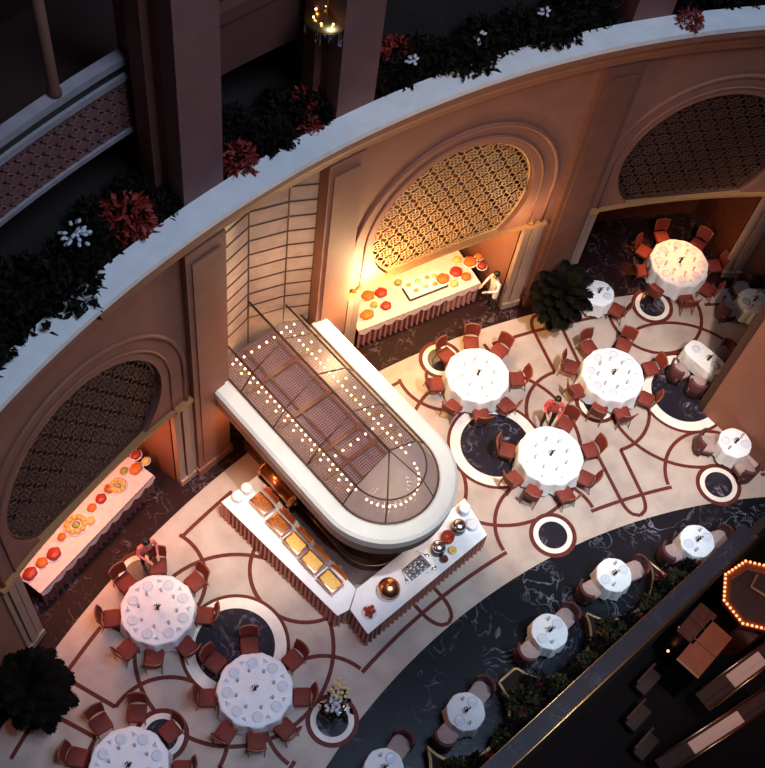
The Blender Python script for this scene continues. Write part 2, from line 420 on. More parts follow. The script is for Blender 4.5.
for pb in BB:
    for s in (-1, 1):
        pr = pb + s * 1.08
        up = 90 - pr
        h = pol(20.5, pr)
        aa = (up, up + 180) if s < 0 else (up - 180, up)
        fl.ribbon(arc_pts(h, 1.46, aa[0], aa[1], 36), LW, Z1 + .0006, 3)
        fl.ribbon([tuple(pol(r, pr)[:2]) for r in (23.46, 21.96)], LW, Z1 + .0006, 3)
        fl.ribbon([tuple(pol(r, pr)[:2]) for r in (19.05, 17.58)], LW, Z1 + .0006, 3)
        t = [tuple(pol(17.58 - .57 * k / 6, pb + s * 1.08 * math.sqrt(max(0, 1 - (k / 6) ** 2.2)))[:2]) for k in range(7)]
        fl.ribbon(t, LW, Z1 + .0009, 3)
        t = [tuple(pol(23.46 + .57 * k / 6, pb + s * 1.08 * math.sqrt(max(0, 1 - (k / 6) ** 2.2)))[:2]) for k in range(7)]
        fl.ribbon(t, LW, Z1 + .0009, 3)
    q = pol(20.63, pb + 1.0)
    fl.disc(q, .66, Z1 + .0007, 3, 40); fl.disc(q, .54, Z2, 4, 40); fl.disc(q, .40, Z3, 5, 36)
fl.ribbon(line_r(17.58, 8.4, -8.4), LW, Z1 + .0012, 3)
for p0, p1 in ((17.4, 25.7), (-25.7, -17.3), (34.6, 42), (-42, -34.7)):
    fl.ribbon(line_r(17.58, p0, p1), LW, Z1 + .0012, 3); fl.ribbon(line_r(23.46, p0 - .3, p1 + .3), LW, Z1 + .0012, 3)
for s in (-1, 1):
    fl.ribbon(line_r(23.46, s * 9.4, s * 5.0), LW, Z1 + .0012, 3)
    up = 90 - s * 5.4
    fl.ribbon(arc_pts(pol(20.5, s * 5.4), 1.44, up if s < 0 else up - 180, up + 180 if s < 0 else up, 36), LW, Z1 + .0006, 3)
    t = [tuple(pol(17.58 - .64 * k / 8, s * 1.15 * math.sqrt(max(0, 1 - (k / 8) ** 2.2)))[:2]) for k in range(9)]
    fl.ribbon(t, LW, Z1 + .0009, 3)
    fl.ribbon([tuple(pol(r, s * 1.15)[:2]) for r in (17.58, 19.05)], LW, Z1 + .0009, 3)
struct(fl.build('floor', ['cream', 'black', 'strip', 'inlay', 'white_ring', 'disc'], fix=False))
lf = MB(); lf.box((0, 13.34 / 2 + 4, -7.1), (60, 30, .2)); struct(lf.build('floor_lobby', 'voidfloor'))
sl = MB(); sl.box((2, 13.475, -3.52), (34, .25, 7.0)); struct(sl.build('wall_lobby', 'darkwall'))
sl = MB(); sl.box((2, -9, 2), (60, .3, 18)); struct(sl.build('wall_lobby_far', 'darkwall'))

# ------------------------------------------------------------------ the setting: curved wall with its arch openings
AR, AZ, SILL = 2.37, 5.62, 3.99           # arch radius, arch centre height, top of the sill
RW = 24.6
HALF_OPEN = 6.0                          # half width of the lower openings, degrees
cuts = set()
a = -32.0
while a <= 46.0001: cuts.add(round(a, 3)); a += .5
for pc in BC:
    for k in range(49):
        cuts.add(round(pc + math.degrees(AR * math.cos(PI * k / 48) / RW), 3))
    cuts.add(round(pc - HALF_OPEN, 3)); cuts.add(round(pc + HALF_OPEN, 3))
    hs = math.degrees(math.sqrt(AR ** 2 - (AZ - SILL) ** 2) / RW); cuts.add(round(pc - hs, 3)); cuts.add(round(pc + hs, 3))
NI = 3.2                                   # half width of the glazed niche, degrees
NR = 3.45                                  # its right side
cuts |= {-NI, NR}
cuts = sorted(cuts)
wm = MB()
def wall_quad(a0, a1, lo0, hi0, lo1, hi1, r=RW):
    if hi0 - lo0 < 1e-4 and hi1 - lo1 < 1e-4: return
    wm.add([pol(r, a0, lo0), pol(r, a1, lo1), pol(r, a1, hi1), pol(r, a0, hi0)], [(0, 1, 2, 3)])
def arch_span(pc, a):
    s = R(abs(a - pc)) * RW
    if s >= AR: return None
    h = math.sqrt(AR * AR - s * s)
    return max(SILL, AZ - h), AZ + h
for a0, a1 in zip(cuts, cuts[1:]):
    if a1 - a0 < 1e-4: continue
    mid = (a0 + a1) / 2
    if -NI < mid < NR: continue
    pc = min(BC, key=lambda c: abs(c - mid))
    low = 3.90 if abs(mid - pc) < HALF_OPEN else 0.0
    if R(abs(mid - pc)) * RW < AR:
        s0 = arch_span(pc, a0) or (AZ, AZ); s1 = arch_span(pc, a1) or (AZ, AZ)
        wall_quad(a0, a1, low, s0[0], low, s1[0]); wall_quad(a0, a1, s0[1], 10.66, s1[1], 10.66)
    else:
        wall_quad(a0, a1, low, 10.66, low, 10.66)
# reveals of the arches, and raised mouldings round them
for pc in BC:
    t0 = math.asin((SILL - AZ) / AR); loop = []
    for k in range(61):
        t = t0 + (PI - 2 * t0) * k / 60
        loop.append((pc + math.degrees(AR * math.cos(t) / RW), AZ + AR * math.sin(t)))
    vs = []
    for ph, z in loop: vs += [pol(RW, ph, z), pol(RW + .4, ph, z)]
    wm.add(vs, [(2 * i, 2 * i + 2, 2 * i + 3, 2 * i + 1) for i in range(60)])
    for rr, pr, wd in ((3.02, .07, .10), (2.62, .035, .06)):
        pts = [(pc + math.degrees(rr * s / RW), z) for s, z in [(1, SILL)] + [(math.cos(R(6 * k)), AZ + rr * math.sin(R(6 * k))) for k in range(31)] + [(-1, SILL)]]
        wm.tube([pol(RW - .01, ph, z) for ph, z in pts], wd / 1.6, 8)
struct(wm.build('wall_back', 'stone', fix=False))

# pilasters with caps, jambs and bases
PIL = [(-5.65, -3.1), (3.42, 5.75), (20.75, 23.3), (-23.3, -20.75)]
for i, (p0, p1) in enumerate(PIL):
    b = MB(); b.arcbox(24.42, 24.8, p0, p1, .0, 9.7, .5)
    b.arcbox(24.36, 24.8, p0 - .12, p1 + .12, 0, .32, .5)
    d = (p1 - p0)
    b.arcbox(24.385, 24.43, p0 + d * .14, p1 - d * .14, .6, 9.3, .5)
    struct(b.build('trim_%d' % (i + 1), 'stone_dark' if i == 2 else 'stone'))
k = 5
for pc in BC:
    for s in (-1, 1):
        b = MB()
        for q0, q1, r in ((6.0, 6.45, 24.54), (6.55, 7.0, 24.5), (7.08, 7.36, 24.54)):
            b.arcbox(r, 24.7, pc + s * q0, pc + s * q1, 0, 3.88, .4)
        b.arcbox(24.48, 24.7, pc + s * 6.0, pc + s * 7.4, 0, .25, .4)
        struct(b.build('trim_%d' % k, 'stone_pale')); k += 1
    b = MB()
    b.arcbox(24.50, 24.82, pc - 6.1, pc + 6.1, 3.91, 4.0, .5)
    for s in (-1, 1):
        b.arcbox(24.46, 24.7, pc + s * 6.1, pc + s * 7.36, 3.89, 4.01, .5)
    struct(b.build('trim_%d' % k, 'goldpaint')); k += 1
# cornice under the ledge
prof = [(24.08, 10.66), (24.10, 10.45), (24.26, 10.40), (24.30, 10.15), (24.40, 9.95), (24.44, 9.75), (24.62, 9.70)]
cm = MB(); vs = []; n = 78
for i in range(n + 1):
    for r, z in prof: vs.append(pol(r, -32 + i, z))
q = len(prof)
cm.add(vs, [(i * q + j, i * q + q + j, i * q + q + j + 1, i * q + j + 1) for i in range(n) for j in range(q - 1)], 0, False)
struct(cm.build('trim_%d' % k, 'stone', fix=False)); k += 1
lm = MB(); lm.arcbox(24.06, 24.70, -32, 46, 10.66, 10.80, .5); struct(lm.build('trim_%d' % k, 'ledge')); k += 1

# alcoves behind the lower openings and the lattice backing
ALC = ['far_left', 'left', 'right', 'far_right']
HW = 24.6 * math.sin(R(HALF_OPEN))
for nm, pc in zip(ALC, BC):
    b = MB(); y0 = 24.62; y1 = 27.0; w = HW + .02
    def face(pts, mi=0): b.add(pts, [(0, 1, 2, 3)], mi)
    face([(-w, y1, 0), (w, y1, 0), (w, y1, 3.90), (-w, y1, 3.90)])
    face([(-w, y0, 0), (-w, y1, 0), (-w, y1, 3.90), (-w, y0, 3.90)]); face([(w, y0, 0), (w, y1, 0), (w, y1, 3.90), (w, y0, 3.90)])
    face([(-w, y0 - .02, 3.89), (w, y0 - .02, 3.89), (w, y1, 3.89), (-w, y1, 3.89)])
    face([(-3, 25.3, 4.1), (3, 25.3, 4.1), (3, 25.3, 8.6), (-3, 25.3, 8.6)], 1)
    struct(b.build('wall_alcove_' + nm, ['stone' if abs(pc) < 20 else 'mahogany', 'backing'], rz=-R(pc), fix=False))  # far alcoves use a dark colour to imitate their unlit inside
# lattices: rings and bars of an interlaced star pattern, clipped to the horseshoe
def lattice(pc, m, name, label):
    b = MB(); P = .46
    def inside(x, z): return z > SILL + .02 and x * x + (z - AZ) ** 2 < (AR + .02) ** 2
    def bar(p, q, w=.015):
        if not (inside(*p) and inside(*q)): return
        d = Vector((q[0] - p[0], q[1] - p[1])); L = d.length; d.normalize(); nx, nz = -d.y * w, d.x * w
        vs = []
        for yy in (0, .025):
            vs += [(p[0] + nx, yy, p[1] + nz), (p[0] - nx, yy, p[1] - nz), (q[0] - nx, yy, q[1] - nz), (q[0] + nx, yy, q[1] + nz)]
        b.add(vs, [(0, 1, 2, 3), (7, 6, 5, 4), (0, 4, 5, 1), (1, 5, 6, 2), (2, 6, 7, 3), (3, 7, 4, 0)])
    for i in range(-8, 9):
        for j in range(-6, 10):
            cx, cz = i * P + (P / 2 if j % 2 else 0), AZ + j * P * .866
            pts = [(cx + P * .36 * math.cos(R(30 * t)), cz + P * .36 * math.sin(R(30 * t))) for t in range(13)]
            for p, q in zip(pts, pts[1:]): bar(p, q)
            for t in range(6):
                a = R(60 * t)
                bar((cx + P * .14 * math.cos(a), cz + P * .14 * math.sin(a)), (cx + P * .58 * math.cos(a + .5), cz + P * .58 * math.sin(a + .5)), .011)
                bar((cx + P * .14 * math.cos(a), cz + P * .14 * math.sin(a)), (cx + P * .14 * math.cos(a + R(60)), cz + P * .14 * math.sin(a + R(60))), .011)
    t = thing('lattice_screen', label, 'screen', pol(24.65, pc), -R(pc))
    b.build('lattice', m, t)
    f = MB(); t0 = math.asin((SILL - AZ) / AR)
    f.tube([((AR - .03) * math.cos(t0 + (PI - 2 * t0) * q / 48), .03, AZ + (AR - .03) * math.sin(t0 + (PI - 2 * t0) * q / 48)) for q in range(49)], .05, 6, close=True)
    f.build('frame', m, t)
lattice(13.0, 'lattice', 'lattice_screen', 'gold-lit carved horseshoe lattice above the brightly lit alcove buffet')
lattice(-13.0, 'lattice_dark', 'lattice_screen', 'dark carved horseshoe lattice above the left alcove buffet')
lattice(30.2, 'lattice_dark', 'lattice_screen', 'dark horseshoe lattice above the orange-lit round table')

# glazed niche behind the canopy
b = MB()
NX = 24.6 * math.sin(R(NI)); NXR = 24.6 * math.sin(R(NR))
VW = [(-NX, 24.95), (-.95, 25.12), (0, 25.32), (.9, 25.02), (NXR, 24.70)]
for (x0, y0), (x1, y1) in zip(VW, VW[1:]):
    b.add([(x0, y0, 3.0), (x1, y1, 3.0), (x1, y1, 10.7), (x0, y0, 10.7)], [(0, 1, 2, 3)], 0)
    L = math.hypot(x1 - x0, y1 - y0); nv = max(1, int(L / .32 + .5)); dx, dy = (x1 - x0) / L, (y1 - y0) / L
    for z in [4.2 + .52 * q for q in range(13)]:
        b.box(((x0 + x1) / 2 - dy * -.0, (y0 + y1) / 2 - .012, z), (L, .02, .03), math.atan2(dy, dx), 1)
    for q in (0, nv):
        u = q / nv; wd = .03 if q in (0, nv) else .005
        b.box((x0 + (x1 - x0) * u, y0 + (y1 - y0) * u - .012, 6.85), (wd, .03, 7.7), math.atan2(dy, dx), 1)
struct(b.build('window_1', ['facet', 'bar'], fix=False))
b = MB()
for s in (-1, 1):
    b.box(((NXR + .03) if s > 0 else -NX - .03, 24.9, 5.33), (.06, .95, 10.66))
b.box((0, 25.6, 1.5), (2 * NX + .1, .1, 3.0)); b.box((0, 25.2, 3.02), (2 * NX, .9, .06))
struct(b.build('wall_niche', 'stone_dark'))

# pier at the right, free-standing columns above the ledge, terrace behind
b = MB(); b.box((12.2, 15.65, 5.5), (4.0, 2.5, 11.0)); struct(b.build('wall_pier', 'stone'))
b = MB(); b.box((12.24, 17.02, 5.5), (3.96, .24, 11.0)); struct(b.build('trim_%d' % k, 'backing')); k += 1
for p0, p1 in ((-4.95, -2.65), (4.05, 6.3), (21.75, 24.1), (-22.5, -20.2)):
    b = MB(); b.arcbox(24.70, 25.1, p0, p1, 10.6, 22, .6, 0); b.arcbox(25.1, 26.3, p0 + .05, p1 - .05, 10.6, 22, .6, 1)
    b.arcbox(25.35, 25.75, p0 - .35, p1 + .35, 10.6, 22, .6, 1)
    struct(b.build('trim_%d' % k, ['mauve', 'stone_dark'])); k += 1
b = MB(); b.arcbox(24.70, 29.5, -34, 48, 10.3, 10.62, 1); struct(b.build('floor_terrace', 'soil'))
b = MB(); b.arcbox(29.5, 29.9, -34, 48, 10.3, 24, 1); struct(b.build('wall_terrace', 'darkwall'))
b = MB(); b.arcbox(27.2, 29.5, -34, 48, 12.0, 12.25, 1); struct(b.build('floor_gallery', 'darkwall'))
def balustrade(p0, p1, carved, label, kind_of):
    t = thing('balustrade', label, 'balustrade', (0, 0, 0))
    f = MB(); f.arcbox(26.0, 26.15, p0, p1, 12.0, 13.3, .4)
    pnl = f.build('panel', kind_of, t)
    if carved:
        c = MB()
        n = int((p1 - p0) / .62)
        for i in range(n):
            for j in range(4):
                ph = p0 + (p1 - p0) * (i + .5) / n; z = 12.14 + .3 * j
                loop = []
                for q in range(8):
                    a = R(45 * q); rr = .125 if q % 2 == 0 else .075
                    loop.append(pol(25.985, ph + math.degrees(rr * math.cos(a) / 26), z + .08 + rr * math.sin(a)))
                c.tube(loop, .018, 5, close=True)
        c.build('carving', 'mauve', pnl)
        for z in (12.02,):
            m = MB(); m.arcbox(25.94, 26.16, p0, p1, z - .06, z + .04, .4); m.build('moulding', 'rail', t)
        m = MB(); m.arcbox(25.93, 26.12, p0, p1, 13.3, 13.44, .4); m.build('lower_rail', 'rail', t)
        m = MB(); m.arcbox(26.0, 26.1, p0, p1, 13.44, 13.62, .4); m.build('rail_groove', 'dark', t)
        m = MB(); m.arcbox(25.97, 26.22, p0, p1, 13.62, 13.78, .4); m.build('upper_rail', 'rail', t)
        m = MB(); m.arcbox(26.35, 27.2, p0, p1, 11.98, 12.1, .4); m.build('slab', 'darkwall', t)
    else:
        m = MB(); m.arcbox(25.95, 26.2, p0, p1, 13.3, 13.6, .4); m.build('rail', 'redbrown', t)
        m = MB(); m.arcbox(26.15, 27.2, p0, p1, 11.98, 12.1, .4); m.build('slab', 'darkwall', t)
balustrade(-13.5, -5.0, True, 'carved balcony front with pale rails at the upper left', 'mauve')
balustrade(-2.55, 3.95, False, 'plain brown balcony front between the two upper columns', 'redbrown')
b = MB(); b.lathe([(.12, 0), (.12, .1), (.095, .18), (.09, 6.0)], 14)
tag(b.build('slim_column', 'stone_dark', loc=pol(26.1, -8.3, 13.775)), 'slim brown column standing on the carved balcony rail', 'column')

def at(px, py, z):
    """the point of the hall at height z that the survey photograph shows at px, py"""
    d = ex * (px - 382.5) + ey * (py - 384) + ez * FPX
    return CAM + d * ((z - CAM.z) / d.z)

# ------------------------------------------------------------------ the glass canopy
HV, VB = 20.05, 24.42                     # centre of its round end, plane where it meets the wall
def stadium(hw, n=32, back=VB):
    return [(-hw, back)] + [(-hw * math.cos(PI * q / n), HV - hw * math.sin(PI * q / n)) for q in range(n + 1)] + [(hw, back)]
cp = thing('glass_canopy', 'long round-ended glass canopy with broad white rim built out from the niche', 'canopy', (0, VB, 3.4))
def put(o): o.location = (o.location[0], o.location[1] - VB, o.location[2] - 3.4); return o
def canopy(name, mb, m, parent=cp, fix=True):
    o = mb.build(name, m, None, fix=fix)
    o.parent = parent
    if parent is cp: o.location = (0, -VB, -3.4)
    return o
b = MB()
outer, inner = stadium(1.8), stadium(1.32)
prof = [(1.32, 3.5), (1.32, 3.72), (1.38, 3.76), (1.72, 3.76), (1.80, 3.70), (1.80, 3.42), (1.74, 3.36), (1.5, 3.36)]
rings = [stadium(hw) for hw, z in prof]
vs = []; N = len(rings[0])
for (hw, z), rg in zip(prof, rings): vs += [(x, y, z) for x, y in rg]
fs = [(j * N + i, j * N + i + 1, (j + 1) % len(prof) * N + i + 1, (j + 1) % len(prof) * N + i) for j in range(len(prof)) for i in range(N - 1)]
b.add(vs, fs, 0, False); canopy('rim', b, 'rim')
b = MB()
prof = [(1.77, 3.37), (1.76, 3.0), (1.66, 2.82), (1.28, 2.7)]
vs = []
for hw, z in prof: vs += [(x, y, z) for x, y in stadium(hw)]
b.add(vs, [(j * N + i, j * N + i + 1, (j + 1) * N + i + 1, (j + 1) * N + i) for j in range(3) for i in range(N - 1)], 0, True)
b.add([(x, y, 2.7) for x, y in stadium(1.28)], [tuple(range(N))]); canopy('coved_underside', b, 'stone_pale')
b = MB(); b.add([(x, y, 3.55) for x, y in stadium(1.33, back=25.0)], [tuple(range(N))]); gcl = canopy('grid_ceiling', b, 'deck')
# light ribs of the fan in the round end, and cross beams on the grid ceiling
b = MB()
for q in range(17):
    a = PI + PI * q / 16
    b.tube([(0.12 * math.cos(a), HV - .1 + .12 * math.sin(a), 3.60), (.92 * math.cos(a), HV - .1 + .92 * math.sin(a), 3.60)], .012, 5)
for q in range(1, 6): b.tube([(.17 * q * math.cos(PI + PI * t / 20), HV - .1 + .17 * q * math.sin(PI + PI * t / 20), 3.59) for t in range(21)], .006, 5)
canopy('fan_ribs', b, 'steel', gcl)
b = MB()
for y in (20.9, 21.45, 22.65, 23.9): b.box((0, y, 3.60), (2.3, .10, .08))
for s in (-1, 1): b.box((s * .42, 22.6, 3.60), (.06, 4.6, .07))
canopy('ceiling_beams', b, 'mahogany', gcl)
SECT = [(1.31, 3.74), (.95, 4.30), (0, 4.93)]
STA = [25.05, 23.92, 22.65, 21.36, 20.05]
b = MB()
def prof_at(side): return [(side * x, z) for x, z in SECT]
for s in (-1, 1):
    p = prof_at(s)
    for y0, y1 in zip(STA, STA[1:]):
        for h, ((x0, z0), (x1, z1)) in enumerate(zip(p, p[1:])): b.add([(x0, y0, z0), (x0, y1, z0), (x1, y1, z1), (x1, y0, z1)], [(0, 1, 2, 3)], 1 if (h == 0 or s > 0) else 0)
ang = [PI + PI * q / 24 for q in range(25)]
for a0, a1 in zip(ang, ang[1:]):
    for (x0, z0), (x1, z1) in zip(SECT, SECT[1:]):
        b.add([(x0 * math.cos(a0), HV + x0 * math.sin(a0), z0), (x0 * math.cos(a1), HV + x0 * math.sin(a1), z0), (x1 * math.cos(a1), HV + x1 * math.sin(a1), z1), (x1 * math.cos(a0), HV + x1 * math.sin(a0), z1)], [(0, 1, 2, 3)], 2)
gls = canopy('glass', b, ['glass', 'frost', 'milk'])
def gbar(pts, r=.03):
    b = MB(); b.tube(pts, r, 6); canopy('glazing_bar', b, 'bar', gls)
gbar([(0, 25.28, 4.94), (0, 20.05, 4.94)], .032)
for s in (-1, 1):
    gbar([(s * .95, 24.98, 4.31), (s * .95, 20.05, 4.31)], .026)
    for y in STA[1:]:
        gbar([(s * x, y, z + .01) for x, z in SECT], .018)
gbar([(.95 * math.cos(a), HV + .95 * math.sin(a), 4.31) for a in ang], .024)
for a in (PI + R(50), PI + R(113), PI + R(-0.0) + PI):
    gbar([(x * math.cos(a), HV + x * math.sin(a), z + .01) for x, z in SECT], .018)
for s in (-1, 1): gbar([(s * 1.31, 25.05, 3.76), (s * 1.31, 20.05, 3.76)], .03)
gbar([(1.31 * math.cos(a), HV + 1.31 * math.sin(a), 3.76) for a in ang], .03)
bl = MB(); bl.ball((0, 0, 0), .030, n=8)
b0 = bl.build('bulb', 'bulb'); b0.parent = cp
pos = []
for s in (-1, 1):
    pos += [(s * .80, 24.75 - .17 * q, 3.72) for q in range(28)] + [(s * .98, 24.66 - .34 * q, 3.80) for q in range(14)]  # sparser outer row added to imitate the bulbs' reflection
pos += [(.78 * math.cos(PI + PI * q / 17), HV - .1 + .78 * math.sin(PI + PI * q / 17), 3.72) for q in range(1, 17)]
pos += [(-.6 + .24 * q, 24.7, 3.72) for q in range(6)] + [(-.6 + .24 * q, 21.15, 3.72) for q in range(6)]
for i, p in enumerate(pos):
    o = b0 if i == 0 else b0.copy()
    if i: COL.objects.link(o); o.parent = cp
    o.location = (p[0], p[1] - VB, p[2] - 3.4)
for q in range(4): lamp('canopy_glow_fill', (0, 24.2 - 1.3 * q, 4.25), 7, (1.0, .60, .26), .2)  # added fill lights, boosting the golden glow on the frosted panes
lamp('canopy_glow_fill', (0, 19.6, 4.1), 4, (1.0, .66, .36), .2)
# the cooking island beneath the canopy
isl = thing('cooking_island', 'dark mahogany cooking island under the glass canopy', 'counter', (0, 21.5, 0))
def isl_add(name, mb, m):
    o = mb.build(name, m, isl); o.location = (0, -21.5, 0); return o
b = MB(); vs = []
for hw, z in ((.98, 0), (.98, .86)): vs += [(x, y, z) for x, y in stadium(hw, back=24.2)]
b.add(vs, [(i, i + 1, N + i + 1, N + i) for i in range(N - 1)] + [(0, N, 2 * N - 1, N - 1)]); isl_add('body', b, 'mahogany')
b = MB(); vs = []
for z in (.86, .92): vs += [(x, y, z) for x, y in stadium(1.06, back=24.25)]
b.add(vs, [(i, i + 1, N + i + 1, N + i) for i in range(N - 1)] + [(0, N, 2 * N - 1, N - 1), tuple(range(N)), tuple(range(N, 2 * N))]); isl_add('worktop', b, 'dark')
b = MB(); vs = []
for hw, z in ((.5, .92), (.5, 2.75)): vs += [(x, y + .35, z) for x, y in stadium(hw, back=23.6)]
b.add(vs, [(i, i + 1, N + i + 1, N + i) for i in range(N - 1)] + [(0, N, 2 * N - 1, N - 1)]); isl_add('hood_core', b, 'mahogany')
b = MB(); b.tube([(x * 1.0, y, .5) for x, y in stadium(1.04, back=24.2)], .02, 6); isl_add('foot_rail', b, 'gold')
def lathe_thing(name, prof, m, label, cat, loc, n=20, group=None, rot=0):
    b = MB(); b.lathe(prof, n); return tag(b.build(name, m, loc=loc, rz=rot), label, cat, group)
# copper roasting drum and rollers beside the island, seen left of the rim
t = thing('roasting_drum', 'copper roasting drum lying between the canopy rim and the chafing dishes', 'drum', (-1.28, 22.35, .0))
b = MB(); b.tube([(0, -.55, 1.12), (0, .55, 1.12)], .2, 18); brl = b.build('barrel', 'copper', t)
for s in (-1, 1):
    b = MB(); b.tube([(0, s * .56, 1.12), (0, s * .64, 1.12)], .23, 18); b.tube([(0, s * .64, 1.12), (0, s * .74, 1.12)], .06, 10); b.build('end_cap', 'copper', brl)
    b = MB(); b.box((0, s * .45, .46), (.3, .08, .92)); b.build('leg', 'dark', t)
b = MB(); b.box((0, 0, .86), (.44, 1.2, .08)); b.build('base_tray', 'dark', t)

# ------------------------------------------------------------------ buffet tables
def pleats(path, z0, z1, pitch=.15, amp=.045, closed=False):
    """pleated skirt along a plan path"""
    P = [Vector(p) for p in path]; out = []; acc = 0
    for a, c in zip(P, P[1:]):
        L = (c - a).length; n = max(2, int(L / pitch * 4)); t = (c - a) / L; nn = Vector((t.y, -t.x))
        for i in range(n + 1):
            s = L * i / n; w = math.sin(2 * PI * (acc + s) / pitch)
            out.append((a + t * s, nn, w))
        acc += L
    b = MB(); vs = []
    for p, nn, w in out:
        vs += [((p + nn * (amp * .3 * w)).x, (p + nn * (amp * .3 * w)).y, z1), ((p + nn * (amp * w + .02)).x, (p + nn * (amp * w + .02)).y, z0)]
    b.add(vs, [], 0)
    for i in range(len(out) - 1):
        b.f.append((2 * i, 2 * i + 1, 2 * i + 3, 2 * i + 2)); b.m.append(1 if out[i][2] + out[i + 1][2] < -.2 else 0); b.sm.append(True)  # pleat valleys get the darker colour, imitating shade in the folds
    return b
def poly_slab(pts, z0, z1):
    b = MB(); n = len(pts)
    b.add([(x, y, z) for z in (z0, z1) for x, y in pts], [tuple(range(n)), tuple(range(n, 2 * n))] + [(i, (i + 1) % n, n + (i + 1) % n, n + i) for i in range(n)])
    return b
BT = .84
def buffet(label, outline, skirt, org, top='cloth', rz=0, legs=()):
    t = thing('buffet_table', label, 'buffet', (*org, 0), rz)
    loc = [(x - org[0], y - org[1]) for x, y in outline]; sk = [(x - org[0], y - org[1]) for x, y in skirt]
    poly_slab(loc, BT - .05, BT).build('tabletop', top, t)
    pleats(sk, .02, BT - .005).build('skirt', ['pinkskirt', 'shadeskirt'], t)
    for x, y in legs:
        b = MB(); b.tube([(x - org[0], y - org[1], 0), (x - org[0], y - org[1], BT - .05)], .03, 8); b.build('leg', 'steel', t)
    return t
buffet('long white buffet arm left of the canopy, holding the chafing dishes',
       [(-2.68, 22.98), (-2.33, 18.72), (-2.0, 18.66), (-1.52, 18.96), (-1.46, 23.0)],
       [(-1.46, 23.0), (-2.68, 22.98), (-2.33, 18.72), (-2.02, 18.68)], (-2.1, 21), legs=[(-1.6, 22.8), (-1.65, 19.2), (-2.45, 22.7), (-2.2, 19.0)])
buffet('white buffet arm in front of the rounded canopy end, holding the glasses and tureens',
       [(-1.98, 18.64), (-2.05, 17.88), (2.14, 17.92), (2.40, 19.07), (1.55, 19.05), (1.5, 18.96), (-1.5, 18.95)],
       [(-2.0, 18.64), (-2.05, 17.88), (2.14, 17.92), (2.40, 19.07), (1.55, 19.07)], (0, 18.4), legs=[(-1.8, 18.2), (1.9, 18.2), (-1.3, 18.8), (1.5, 18.8)])
def chafing(label, p, rz, food, lid_open=True):
    t = thing('chafing_dish', label, 'chafing dish', p, rz, None)
    b = MB(); b.rbox((0, 0, .24), (.56, .40, .05), .05); b.rbox((0, 0, .17), (.52, .36, .1), .05); pn = b.build('pan', 'copper', t)
    b = MB(); b.rbox((0, 0, .262), (.48, .32, .03), .04); b.build('food', food, pn)
    b = MB()
    for s in (-1, 1): b.box((0, s * .185, .19), (.62, .02, .03)); b.box((s * .30, 0, .19), (.02, .37, .03))
    b.build('frame', 'steel', t)
    for sx in (-1, 1):
        for sy in (-1, 1):
            b = MB(); b.tube([(sx * .29, sy * .18, 0), (sx * .29, sy * .18, .2)], .012, 6); b.build('leg', 'steel', t)
    if lid_open:
        b = MB(); vs = []
        for k in range(9):
            a = R(10 + 20 * k)
            vs += [(-.28, .20 + .06 + .05 * math.sin(a), .30 + .19 - .19 * math.cos(a)), (.28, .20 + .06 + .05 * math.sin(a), .30 + .19 - .19 * math.cos(a))]
        b.add(vs, [(2 * i, 2 * i + 1, 2 * i + 3, 2 * i + 2) for i in range(8)], 0, True); ld = b.build('lid', 'copper', t)
        b = MB(); b.tube([(-.08, .26, .7), (0, .3, .72), (.08, .26, .7)], .012, 6); b.build('handle', 'gold', ld)
    return t
foods = ['brown_food', 'brown_food', 'yellow_food', 'yellow_food', 'yellow_food']
words = ['open chafing dish of brown stew beside the white plate stacks', 'open chafing dish of dark stew, second from the white plate stacks',
         'chafing dish of yellow rice, middle of the five', 'chafing dish of golden food, fourth from the white plate stacks', 'chafing dish of golden food nearest the table corner']
for (x, y), f, w in zip([(-1.95, 22.2), (-1.98, 21.48), (-1.98, 20.80), (-1.97, 20.15), (-1.95, 19.47)], foods, words):
    chafing(w, (x, y, BT), R(-90 + 3), f)
def plate_stack(label, p, n=10, r=.15):
    t = thing('plate_stack', label, 'plates', p)
    for k in range(n):
        b = MB(); b.lathe([(.06, 0), (r * .62, .004), (r, .018), (r, .024), (r * .62, .012), (0, .011)], 24)
        o = b.build('plate', 'china', t, (0, 0, .022 * k))
    return t
plate_stack('outer stack of white plates at the head of the left buffet arm', (-2.30, 22.78, BT))
plate_stack('inner stack of white plates at the head of the left buffet arm', (-1.98, 22.82, BT))
plate_stack('taller white plate stack at the right tip of the front buffet arm', (2.10, 18.80, BT), 12, .16)
plate_stack('lower white plate stack near the right tip of the front buffet arm', (1.98, 18.36, BT), 7, .16)
# front arm
t = thing('round_chafer', 'large round copper chafer with shining dome on the front buffet arm', 'chafer', (-.92, 18.40, BT))
b = MB(); b.lathe([(.26, .0), (.30, .03), (.30, .16), (.27, .2)], 28); b.build('pan', 'steel', t)
b = MB(); b.lathe([(.29, .19), (.275, .27), (.2, .36), (.08, .41), (0, .415)], 28); dl = b.build('dome_lid', 'copper', t)
b = MB(); b.lathe([(.02, .41), (.02, .44), (.04, .46), (.035, .49), (0, .5)], 12); b.build('knob', 'gold', dl)
t = thing('fruit_platter', 'small platter of red fruit at the corner of the front buffet arm', 'platter', (-1.66, 18.28, BT))
b = MB(); b.lathe([(.06, 0), (.2, .015), (.2, .025), (0, .015)], 22); b.build('platter', 'china', t)
for q in range(9):
    b = MB(); a = q * 2.4; rr = .045 * math.sqrt(q) * 1.1; b.ball((rr * math.cos(a), rr * math.sin(a), .07 + (.05 if q < 3 else 0)), .055); b.build('fruit', 'red_food', t)
tr = tag(poly_slab([(-.34, -.2), (.34, -.2), (.34, .2), (-.34, .2)], 0, .02).build('serving_tray', 'steel', loc=(.06, 18.42, BT)), 'silver tray of small glasses on the front buffet arm', 'tray')
